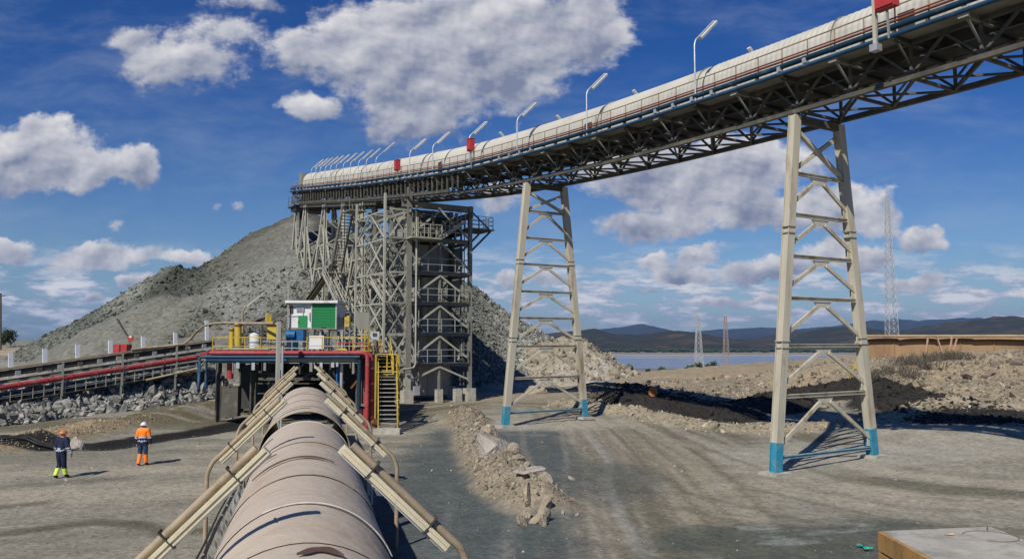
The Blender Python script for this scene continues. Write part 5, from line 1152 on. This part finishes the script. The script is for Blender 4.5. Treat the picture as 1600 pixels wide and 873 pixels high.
# ================================================================== concrete block, wall, pylons, small things
e = thing('concrete_block', (9.5, 11.5, 0), 'big concrete block with ochre side plates at the bottom right corner', 'block')
c00 = P(1377, 829, 13.2); topz = c00.z; c10 = Vector((0, 0, 0))
def top_pt(u, v): r = ray(u, v); k = (topz - HC) / r[2]; return Vector((r[0] * k, r[1] * k, topz))
pA, pB, pC = top_pt(1377, 829), top_pt(1548, 822), top_pt(1480, 884)
pD = pB + (pC - pA) * 1.6; pC = pA + (pC - pA) * 1.6
mb = MB(); base = [pA, pB, pD, pC]; mb.add([(*p.xy, topz) for p in base] + [(*p.xy, -.3) for p in base], [(3, 2, 1, 0), (0, 1, 5, 4), (1, 2, 6, 5), (2, 3, 7, 6), (3, 0, 4, 7)]); mb.build('block', concrete, e)
inw = (pC - pA).normalized(); ac = (pB - pA).normalized(); outn = -(Vector((-inw.y, inw.x, 0)) if Vector((-inw.y, inw.x, 0)).dot(ac) > 0 else Vector((inw.y, -inw.x, 0)))
for zt, zb in ((topz - .01, topz - .30), (topz - .34, -.2)):
    mb = MB(); m_ = (pA + pC) / 2; mb.box(Vector((m_.x, m_.y, (zt + zb) / 2)) + outn * .03, (.06, (pC - pA).length, zt - zb), ax=(outn, inw, UP)); mb.build('side_plate', ochre, e)
mb = MB(); q = top_pt(1548, 838); mb.tube([q + Vector((.18 * math.cos(a) * 2.2, .18 * math.sin(a) * 2, .012 + .02 * (a > 3))) for a in np.linspace(-2.2, 2.8, 16)], .004, 5); mb.tube([top_pt(1543, 828), top_pt(1543, 828) + UP * .07], .01, 5); mb.build('wire_loop', rustm, e)
o = MB(); q = top_pt(1484, 836); v, f = RT2[1]; o.add([(x * .07 + q.x, y * .04 + q.y, z * .03 + q.z + .015) for x, y, z in v], f); o.build('stone', M('salmon_stone', (.55, .36, .22), .8, scale=5)); tag(bpy.data.objects['stone.008'] if 'stone.008' in bpy.data.objects else bpy.context.scene.objects[-1], 'small salmon-coloured chip lying on the concrete block', 'stone')
for (u, v, m, lab, nm) in ((1347, 853, M('teal_plastic', (.02, .35, .27), .4, scale=4), 'scrap of teal plastic on dark gravel left of the concrete block', 'plastic_scrap'), (1357, 858, M('teal_plastic', (0,) * 3), 'teal plastic strip nearest to the concrete block', 'plastic_scrap')):
    q = gnd(u, v); mb = MB(); pts = [q + Vector((random.uniform(-.15, .15), random.uniform(-.05, .05), .03 + .03 * random.random())) for _ in range(5)]; mb.tube(pts, .025, 5); o = mb.build(nm, m); tag(o, lab, 'plastic scrap')
# rusty wall with coping at the right
WY = 80.0; e = thing('rusty_wall', (45, WY, 3.5), 'long ochre rusty retaining wall with coping on top of the right bank', 'wall')
wa, wb = P(1346, 540, WY), P(1700, 540, WY - 4); dW = Vector((wb.x - wa.x + 12, wb.y - wa.y, 0)); lW = dW.length; dW.normalize(); nW = Vector((dW.y, -dW.x, 0)); ztop = P(1346, 523, WY).z
w0 = Vector((wa.x, wa.y, 0))
def WP(a, s, z): q = w0 + dW * a + nW * s; return Vector((q.x, q.y, z))
mb = MB(); mb.bar(WP(0, -.2, ztop - 1.6), WP(lW, -.2, ztop - 1.6), .4, 2.9); mb.build('wall_sheet', rustwall, e)
mb = MB(); mb.bar(WP(0, .05, ztop - .07), WP(lW, .05, ztop - .07), 1.2, .14); mb.build('coping', M('pale_ochre', (.42, .36, .24), .8, scale=.6, dirt=(.3, .2, .1)), e)
mb = MB(); mb.bar(WP(0, .12, ztop - .40), WP(lW, .12, ztop - .40), .12, .16); mb.bar(WP(0, .05, ztop - .62), WP(lW, .05, ztop - .62), .08, .06); mb.build('rib_rail', rustm, e)
mb = MB(); vs = []; fs = []; n_ = 120; sw_ = 5.
for i in range(n_ + 1):
    a = lW * i / n_; k = (a % 3.4) / 4.5; sag = .5 - .42 * (4 * k * (1 - k)) ** .5 if a < 10.2 else .28 + .06 * math.sin(a * .9)
    vs += [WP(a, .55, ztop - .14), WP(a, .62, ztop - .30 - sag * .55)]
for i in range(n_): fs.append((2 * i, 2 * i + 1, 2 * i + 3, 2 * i + 2))
mb.add(vs, fs); mb.build('hanging_skirt', rustwall, e)
mb = MB()
for a in np.arange(0, lW, 3.1): mb.bar(WP(a, .05, ztop - 2.9), WP(a, .05, ztop - .3), .1, .1)
mb.build('wall_ribs', rustwall, e)
for (u, v0, v1, du, lab) in ((1447, 548, 527, 3, 'pinkish wooden stake leaning at the rusty wall, leftmost one'), (1472, 545, 526, -8, 'pinkish wooden stake tilted left at the rusty wall'), (1484, 545, 523, 4, 'tallest pinkish wooden stake at the rusty wall'), (1490, 540, 529, 5, 'shortest pinkish wooden stake at the rusty wall')):
    o = MB(); o.bar(P(u, v0 + 6, 68), P(u + du, v0 - (v0 - v1), 68), .12, .1); o = o.build('wooden_stake', M('pink_wood', (.45, .28, .18), .8, scale=3)); tag(o, lab, 'stake', 'wooden stakes by the rusty wall')
o = MB(); o.bar(P(1326, 592, 60), P(1337, 568, 60), .16, .12); o = o.build('yellow_bar', yellow); tag(o, 'yellow bar leaning on the bank seen through the right trestle', 'bar')

def lattice(name, u, vt, vb, Y, wb, wt, m, label, n_=14, th=.05, arms=False):
    bp_ = P(u, vb, Y); zt = P(u, vt, Y).z; e = thing(name, bp_, label, 'pylon'); c = [(-1, -1), (1, -1), (1, 1), (-1, 1)]
    def pt(i, k): w_ = wb + (wt - wb) * k; return Vector((bp_.x + c[i][0] * w_ / 2, bp_.y + c[i][1] * w_ / 2, bp_.z - .5 + (zt - bp_.z + .5) * k))
    mb = MB()
    for i in range(4): mb.bar(pt(i, 0), pt(i, 1), th * 1.8)
    mb.build('legs', m, e); mb = MB()
    for k in range(n_):
        for i in range(4):
            j = (i + 1) % 4; a, b_ = k / n_, (k + 1) / n_; mb.bar(pt(i, a), pt(j, b_), th); mb.bar(pt(j, a), pt(i, b_), th); mb.bar(pt(i, a), pt(j, a), th)
    mb.build('lacing', m, e)
    if arms:
        for k in (.8, .9, .98): mb = MB(); z = bp_.z + (zt - bp_.z) * k; mb.bar((bp_.x - wb * .8, bp_.y, z), (bp_.x + wb * .8, bp_.y, z), th * 2); mb.build('crossarm', m, e)
    else:
        mb = MB(); mb.tube([(bp_.x, bp_.y, zt - .5), (bp_.x, bp_.y, zt + 1.0)], th * 1.3, 6); mb.build('antenna', m, e)
    return e
lattice('radio_mast', 1394, 305, 530, 120, 1.45, .45, M('mast_grey', (.42, .42, .40), .6, scale=1), 'tall thin lattice mast behind the right trestle', 20, .034)
lattice('pylon', 1092, 491, 572, 330, 3.2, 1.0, M('mast_grey', (0,) * 3), 'pale lattice pylon by the lake, left of two', 10, .085, True)
lattice('pylon', 1135, 493, 573, 420, 3.2, 1.0, M('mast_red', (.33, .25, .22), .6, scale=.3), 'reddish lattice pylon by the lake, right of two', 10, .085, True)
# barrel and blue pipe
q = P(1021, 599, 58); gz = ground_z(q.x, 58); e = thing('barrel', (q.x, 58, gz), 'orange rusty barrel lying by the track beyond the haul road', 'barrel')
mb = MB(); mb.tube([(q.x - .1, 57.6, gz + .3), (q.x + .1, 58.6, gz + .3)], .33, 16)
mb.build('drum', M('orange_rust', (.45, .15, .04), .7, scale=2), e); mb = MB(); mb.tube([(q.x - .1, 57.62, gz + .3), (q.x - .09, 57.7, gz + .3)], .36, 16); mb.build('rim', rustm, e)
o = MB(); o.tube([(q.x + .6, 58.2, gz + .2), (q.x + 1.5, 58.8, gz + .38)], .14, 10); o = o.build('blue_pipe_offcut', pblue); tag(o, 'short blue pipe offcut lying right of the orange barrel', 'pipe')
# dark panels of the pond liner
for k, (u0, u1, v0, v1, Y) in enumerate(((1070, 1130, 578, 586, 190), (1115, 1175, 575, 582, 200), (1130, 1195, 582, 588, 180))):
    a, b_ = P(u0, v1, Y), P(u1, v1, Y); mb = MB(); mb.add([(a.x, Y - 14, a.z - 1.6), (b_.x, Y - 10, a.z - 1.5), (b_.x + 4, Y + 14, a.z + .2), (a.x + 4, Y + 12, a.z + .1), (a.x, Y - 14, a.z - 4), (b_.x, Y - 10, a.z - 4), (b_.x + 4, Y + 14, a.z - 4), (a.x + 4, Y + 12, a.z - 4)], [(0, 1, 2, 3), (0, 4, 5, 1), (1, 5, 6, 2), (2, 6, 7, 3), (3, 7, 4, 0)])
    o = mb.build('liner_field', M('dark_liner', (.04, .045, .055), .5, scale=.3, var=.3)); o['kind'] = 'structure'
# black hoses in the ditch
for k, (dz, off) in enumerate(((.25, 0), (.3, .35))):
    mb = MB(); pts = []
    for i in range(2):
        for j in range(6):
            x = DITCH[i][0] + (DITCH[i + 1][0] - DITCH[i][0]) * j / 6; y = DITCH[i][1] + (DITCH[i + 1][1] - DITCH[i][1]) * j / 6 + off - .1; pts.append((x, y + .1 * math.sin(i * 3 + j), ground_z(x, y) + .12))
    mb.tube(pts, .06, 8); o = mb.build('black_hose', black); tag(o, ('black hose lying along the near side of the ditch', 'black hose lying along the far side of the ditch')[k], 'hose')

# ------------------------------------------------------------------ plants
leafm = M('green_leaves', (.06, .085, .028), .7, scale=3, var=.4, bump=0); drym = M('dry_twigs', (.105, .088, .065), .9, scale=3, var=.4, bump=0); barkm = M('bark', (.12, .09, .06), .9, scale=5)
def tree(name, base, H, Wd, label, cat, group=None, nl=700, ls=.18, trunk=.25, m=leafm):
    base = Vector(base); e = thing(name, base, label, cat, group); mb = MB(); top = base + UP * H * trunk
    mb.tube([base - UP * .3, top, base + UP * H * .8], max(.04, H * .03), 6, r2=max(.015, H * .008)); cl = []
    for k in range(9):
        a = random.uniform(0, 6.28); r = Wd * .5 * random.uniform(.2, .75); c_ = base + Vector((r * math.cos(a), r * math.sin(a), H * random.uniform(trunk + .1, .85))); cl.append((c_, Wd * random.uniform(.16, .30)))
        mb.tube([top, c_], H * .012, 5)
    mb.build('trunk', barkm, e); mb = MB()
    for k in range(nl):
        c_, r = random.choice(cl); d_ = Vector((random.gauss(0, 1), random.gauss(0, 1), random.gauss(0, .8))).normalized() * r * random.uniform(.5, 1.1)
        p = c_ + d_; n_ = Vector((random.gauss(0, 1), random.gauss(0, 1), random.gauss(0, 1))).normalized(); u_ = n_.orthogonal().normalized(); v_ = n_.cross(u_); s_ = ls * random.uniform(.6, 1.3)
        mb.add([p - u_ * s_, p - v_ * s_ * .6, p + u_ * s_, p + v_ * s_ * .6], [(0, 1, 2, 3)])
    mb.build('crown', m, e); return e
for (u, vb, vt, Y, w_, lab) in ((1013, 585, 577, 100, 1.0, 'small round green bush by the lake track, left of two'), (1033, 586, 573, 98, 1.3, 'small green tree by the lake track, right of two'), (985, 580, 570, 110, .9, 'dark little tree at the end of the rubble mound')):
    a = P(u, vb, Y); b_ = P(u, vt, Y); tree('tree', a, b_.z - a.z + .15, w_ * (b_.z - a.z) * 1.1, lab, 'tree', None, 500, .1, .15)
for i, u in enumerate((1073, 1083, 1092, 1100, 1106, 1113, 1120)):
    a = P(u, 584, 240); tree('tree', a, 2.6 + (i % 3) * .6, 2.6, 'dark scrubby tree in the row at the foot of the pale pylon', 'tree', 'trees at the pylon foot', 260, .3, .1)
for (u, vb, vt, Y, w_, lab) in ((17, 536, 515, 105, 1.5, 'rounded dark green tree on the plateau at the far left'), (2, 536, 524, 110, 1.5, 'low green bush at the left edge beside the rounded tree'), (76, 534, 526, 112, 1.2, 'tiny bush at the left toe of the ore stockpile')):
    a = P(u, vb, Y); b_ = P(u, vt, Y); tree('tree', a, b_.z - a.z, w_ * (b_.z - a.z), lab, 'tree', None, 900, .13, .05, M('dark_leaves', (.03, .05, .018), .7, scale=3, var=.4, bump=0))
for i, (u, v, Y, w_) in enumerate(((1395, 580, 61, 1.6), (1415, 568, 63, 1.6), (1370, 585, 60, 1.6), (1438, 566, 63, 1.8), (1460, 556, 65, 1.8), (1480, 556, 65, 1.6), (1352, 590, 59, 1.3), (1425, 590, 59, 1.2), (1448, 578, 61, 1.4), (1500, 552, 66, 1.2))):
    a = P(u, v, Y); gz = ground_z(a.x, Y); e = thing('dry_shrub', (a.x, Y, gz), 'leafless grey-brown dry shrub on the right bank below the rusty wall', 'shrub', 'dry shrubs on the right bank'); mb = MB()
    for k in range(75):
        p = Vector((a.x + random.gauss(0, w_ * .35), Y + random.gauss(0, .5), gz)); q = p + Vector((random.gauss(0, .3), random.gauss(0, .3), random.uniform(.25, .75))); mb.bar(p, q, .02); q2 = q + Vector((random.gauss(0, .2), random.gauss(0, .2), random.uniform(-.1, .3))); mb.bar(p.lerp(q, .6), q2, .015)
    mb.build('twigs', drym, e); mb = MB(); mb.tube([(a.x, Y, gz - .1), (a.x + .05, Y, gz + .4)], .05, 5); mb.build('stem', barkm, e)

# ------------------------------------------------------------------ workers
skin = M('skin', (.42, .25, .17), .6, scale=8, var=.08); orange = M('hi_vis_orange', (.95, .22, .02), .6, scale=8, var=.06); navy = M('navy_cloth', (.012, .017, .045), .8, scale=8); lime = M('hi_vis_lime', (.62, .80, .08), .6, scale=8, var=.06)
refl = M('reflective_grey', (.42, .44, .46), .4, scale=8); boot = M('boot_black', (.015, .015, .015), .6, scale=8); navyp = M('faded_navy_cloth', (.03, .045, .10), .8, scale=8)
def person(loc, rz, joints, edges, radii, zones, label, helmet):
    e = thing('person', loc, label, 'person'); e.rotation_euler.z = rz
    me = bpy.data.meshes.new('body'); me.from_pydata(joints, edges, []); me.update(); o = bpy.data.objects.new('body', me); col.objects.link(o)
    sk = o.modifiers.new('s', 'SKIN'); sub = o.modifiers.new('u', 'SUBSURF'); sub.levels = 2; sub.render_levels = 2
    for i, r in enumerate(radii): me.skin_vertices[0].data[i].radius = r; me.skin_vertices[0].data[i].use_root = (i == 0)
    dg = bpy.context.evaluated_depsgraph_get(); dg.update(); bm_ = bpy.data.meshes.new_from_object(o.evaluated_get(dg)); bpy.data.objects.remove(o)
    bm_.name = 'body'; body = bpy.data.objects.new('body', bm_); col.objects.link(body); body.parent = e; bm_.materials.clear(); bm_.materials.append(skin)
    for p in bm_.polygons: p.use_smooth = True; p.material_index = 0
    nv = [v.normal.copy() for v in bm_.vertices]
    for (nm, m, test, off) in zones:
        fs = [tuple(p.vertices) for p in bm_.polygons if test(p.center)]
        if not fs: continue
        idx = sorted({i for f in fs for i in f}); mp = {a: b for b, a in enumerate(idx)}
        mb = MB(); mb.add([bm_.vertices[i].co + nv[i] * off for i in idx], [tuple(mp[i] for i in f) for f in fs], True); c_ = mb.build(nm, m); c_.parent = e
    hj = joints[helmet[0]]; hc = Vector(hj) + Vector((0, 0, .045)); mb = MB(); vs = []; n_ = 16
    for i in range(5):
        a = i / 4 * math.pi / 2 * .96
        for j in range(n_): b_ = 2 * math.pi * j / n_; vs.append(hc + Vector((.125 * math.cos(a) * math.cos(b_), .145 * math.cos(a) * math.sin(b_), .125 * math.sin(a))))
    fs = [(i * n_ + j, i * n_ + (j + 1) % n_, (i + 1) * n_ + (j + 1) % n_, (i + 1) * n_ + j) for i in range(4) for j in range(n_)] + [tuple(4 * n_ + j for j in range(n_))]
    mb.add(vs, fs, True); ring = [hc + Vector((.155 * math.cos(2 * math.pi * j / n_), (.175 if math.sin(2 * math.pi * j / n_) < 0 else .21) * math.sin(2 * math.pi * j / n_), -.005)) for j in range(n_)]
    inner = [hc + Vector((.12 * math.cos(2 * math.pi * j / n_), .14 * math.sin(2 * math.pi * j / n_), .004)) for j in range(n_)]
    mb.add(ring + inner, [(j, (j + 1) % n_, n_ + (j + 1) % n_, n_ + j) for j in range(n_)]); c_ = mb.build('helmet', helmet[1]); c_.parent = e
    # face: nose, eyes, ears
    mb = MB(); hf = Vector(hj)
    mb.tube([hf + Vector((0, .10, .02)), hf + Vector((0, .125, -.02))], .014, 6)
    for sg in (-1, 1): mb.tube([hf + Vector((sg * .095, 0, -.02)), hf + Vector((sg * .105, 0, .03))], .02, 6)
    c_ = mb.build('face_features', skin); c_.parent = e
    # hands with fingers
    return e
def walker(step, armsw, lean=.03):
    J = [(0, 0, .95), (0, .0, 1.12), (0, lean, 1.30), (0, lean, 1.44), (0, lean, 1.52), (0, lean + .01, 1.60), (0, lean + .015, 1.70),
         (-.10, 0, .92), (-.11, .06 * step + .03, .50), (-.12, -.16 * step + 0.0, .09), (-.13, -.16 * step + .15, .05),
         (.10, 0, .92), (.11, .05 - .02 * step, .50), (.12, .16 * step, .09), (.13, .16 * step + .15, .05),
         (-.17, lean, 1.42), (-.235, lean - .05 * armsw, 1.15), (-.26, lean + .10 * armsw, .92), (-.265, lean + .14 * armsw, .83),
         (.17, lean, 1.42), (.235, lean + .02 * armsw, 1.15), (.27, lean - .02 * armsw, .92), (.275, lean, .83)]
    E = [(0, 1), (1, 2), (2, 3), (3, 4), (4, 5), (5, 6), (0, 7), (7, 8), (8, 9), (9, 10), (0, 11), (11, 12), (12, 13), (13, 14), (3, 15), (15, 16), (16, 17), (17, 18), (3, 19), (19, 20), (20, 21), (21, 22)]
    Rr = [(.15, .11), (.145, .11), (.17, .12), (.13, .10), (.055, .055), (.085, .10), (.085, .095), (.10, .10), (.07, .07), (.05, .05), (.04, .035), (.10, .10), (.07, .07), (.05, .05), (.04, .035), (.08, .08), (.06, .06), (.045, .045), (.025, .035), (.08, .08), (.06, .06), (.045, .045), (.025, .035)]
    # fingers: four and a thumb per hand
    for hnd, sg in ((18, -1), (22, 1)):
        bx, by, bz = J[hnd]
        for k, (dy, ln_) in enumerate(((-.030, .065), (-.010, .08), (.012, .075), (.030, .06))):
            J += [(bx, by + dy, bz - .045), (bx - sg * .012, by + dy + .004, bz - .045 - ln_)]; E += [(hnd, len(J) - 2), (len(J) - 2, len(J) - 1)]; Rr += [(.010, .010), (.008, .008)]
        J += [(bx - sg * .02, by + .045, bz - .01), (bx - sg * .03, by + .06, bz - .05)]; E += [(hnd, len(J) - 2), (len(J) - 2, len(J) - 1)]; Rr += [(.011, .011), (.009, .009)]
    return J, E, Rr
J, E_, Rr = walker(.55, .3)
def stand(u, v):
    z = 0.
    for _ in range(6): q = gnd(u, v, z); z = ground_z(q.x, q.y)
    q.z = z; return q
q = stand(222, 727)
isarm = lambda c: abs(c.x) > .19
def rngz(a, b_): return lambda c: a < c.z <= b_
person(q, R(5), J, E_, Rr, [
    ('jacket', orange, lambda c: 1.17 < c.z < 1.50, .030), ('jacket_hem', navy, lambda c: (.86 < c.z <= 1.17) and not (isarm(c) and c.z < .90), .032), ('reflective_stripe', refl, lambda c: (1.10 < c.z < 1.16) or (.98 < c.z < 1.03 and not isarm(c)), .038),
    ('trousers', navyp, lambda c: .47 < c.z < .90 and not isarm(c), .018), ('trouser_legs', orange, lambda c: .12 < c.z <= .47, .024), ('boots', boot, lambda c: c.z <= .13, .012), ('hood', orange, lambda c: 1.47 < c.z < 1.55, .02), ('hair', M('hair_dark', (.03, .02, .015), .8), lambda c: c.z > 1.62 and c.y < .03, .008)],
    'worker in orange and navy hi-vis with white helmet, walking away', (5, white))
J, E_, Rr = walker(.8, .9, .05); J = [tuple(x) for x in J]
J2 = list(J); J2[20] = (.27, -.02, 1.17); J2[21] = (.36, .02, .98); J2[22] = (.40, .05, .90)
dx = Vector(J2[22]) - Vector(J[22])
for k in range(23 + 10, 23 + 20): J2[k] = tuple(Vector(J[k]) + dx)
q = stand(94, 747)
person(q, R(-12), J2, E_, Rr, [
    ('jacket', navy, lambda c: (.95 < c.z < 1.50), .030), ('reflective_stripe', refl, lambda c: (1.10 < c.z < 1.14 or 1.02 < c.z < 1.06), .036), ('sleeve_cuff', refl, lambda c: isarm(c) and .93 < c.z < 1.0, .034),
    ('trousers', navy, lambda c: .38 < c.z < .97 and not isarm(c), .020), ('trouser_legs', lime, lambda c: .14 < c.z <= .38, .024), ('boots', boot, lambda c: c.z <= .15, .012), ('hair', M('hair_dark', (0,) * 3), lambda c: c.z > 1.62 and c.y < .04, .008)],
    'worker in navy clothes with lime trouser legs and orange helmet', (5, M('orange_helmet', (.62, .20, .07), .4, scale=8)))
# print on the navy jacket back is part of the cloth

# ------------------------------------------------------------------ haze
mb = MB(); xa, xb, ya, yb, za, zb = -12500, 12500, -450, 15400, -32, 420
mb.box(((xa + xb) / 2, (ya + yb) / 2, (za + zb) / 2), (xb - xa, yb - ya, zb - za))
hm = bpy.data.materials.new('haze_air'); hm.use_nodes = True; t = hm.node_tree; t.nodes.clear(); vo = t.nodes.new('ShaderNodeVolumePrincipled'); ou = t.nodes.new('ShaderNodeOutputMaterial')
vo.inputs['Color'].default_value = (.32, .56, 1, 1); vo.inputs['Density'].default_value = 5.0e-5; vo.inputs['Anisotropy'].default_value = .2
t.links.new(vo.outputs[0], ou.inputs['Volume']); hz = mb.build('haze', hm); hz['kind'] = 'stuff'; tag(hz, 'thin bluish haze over the lake and hills', 'haze')
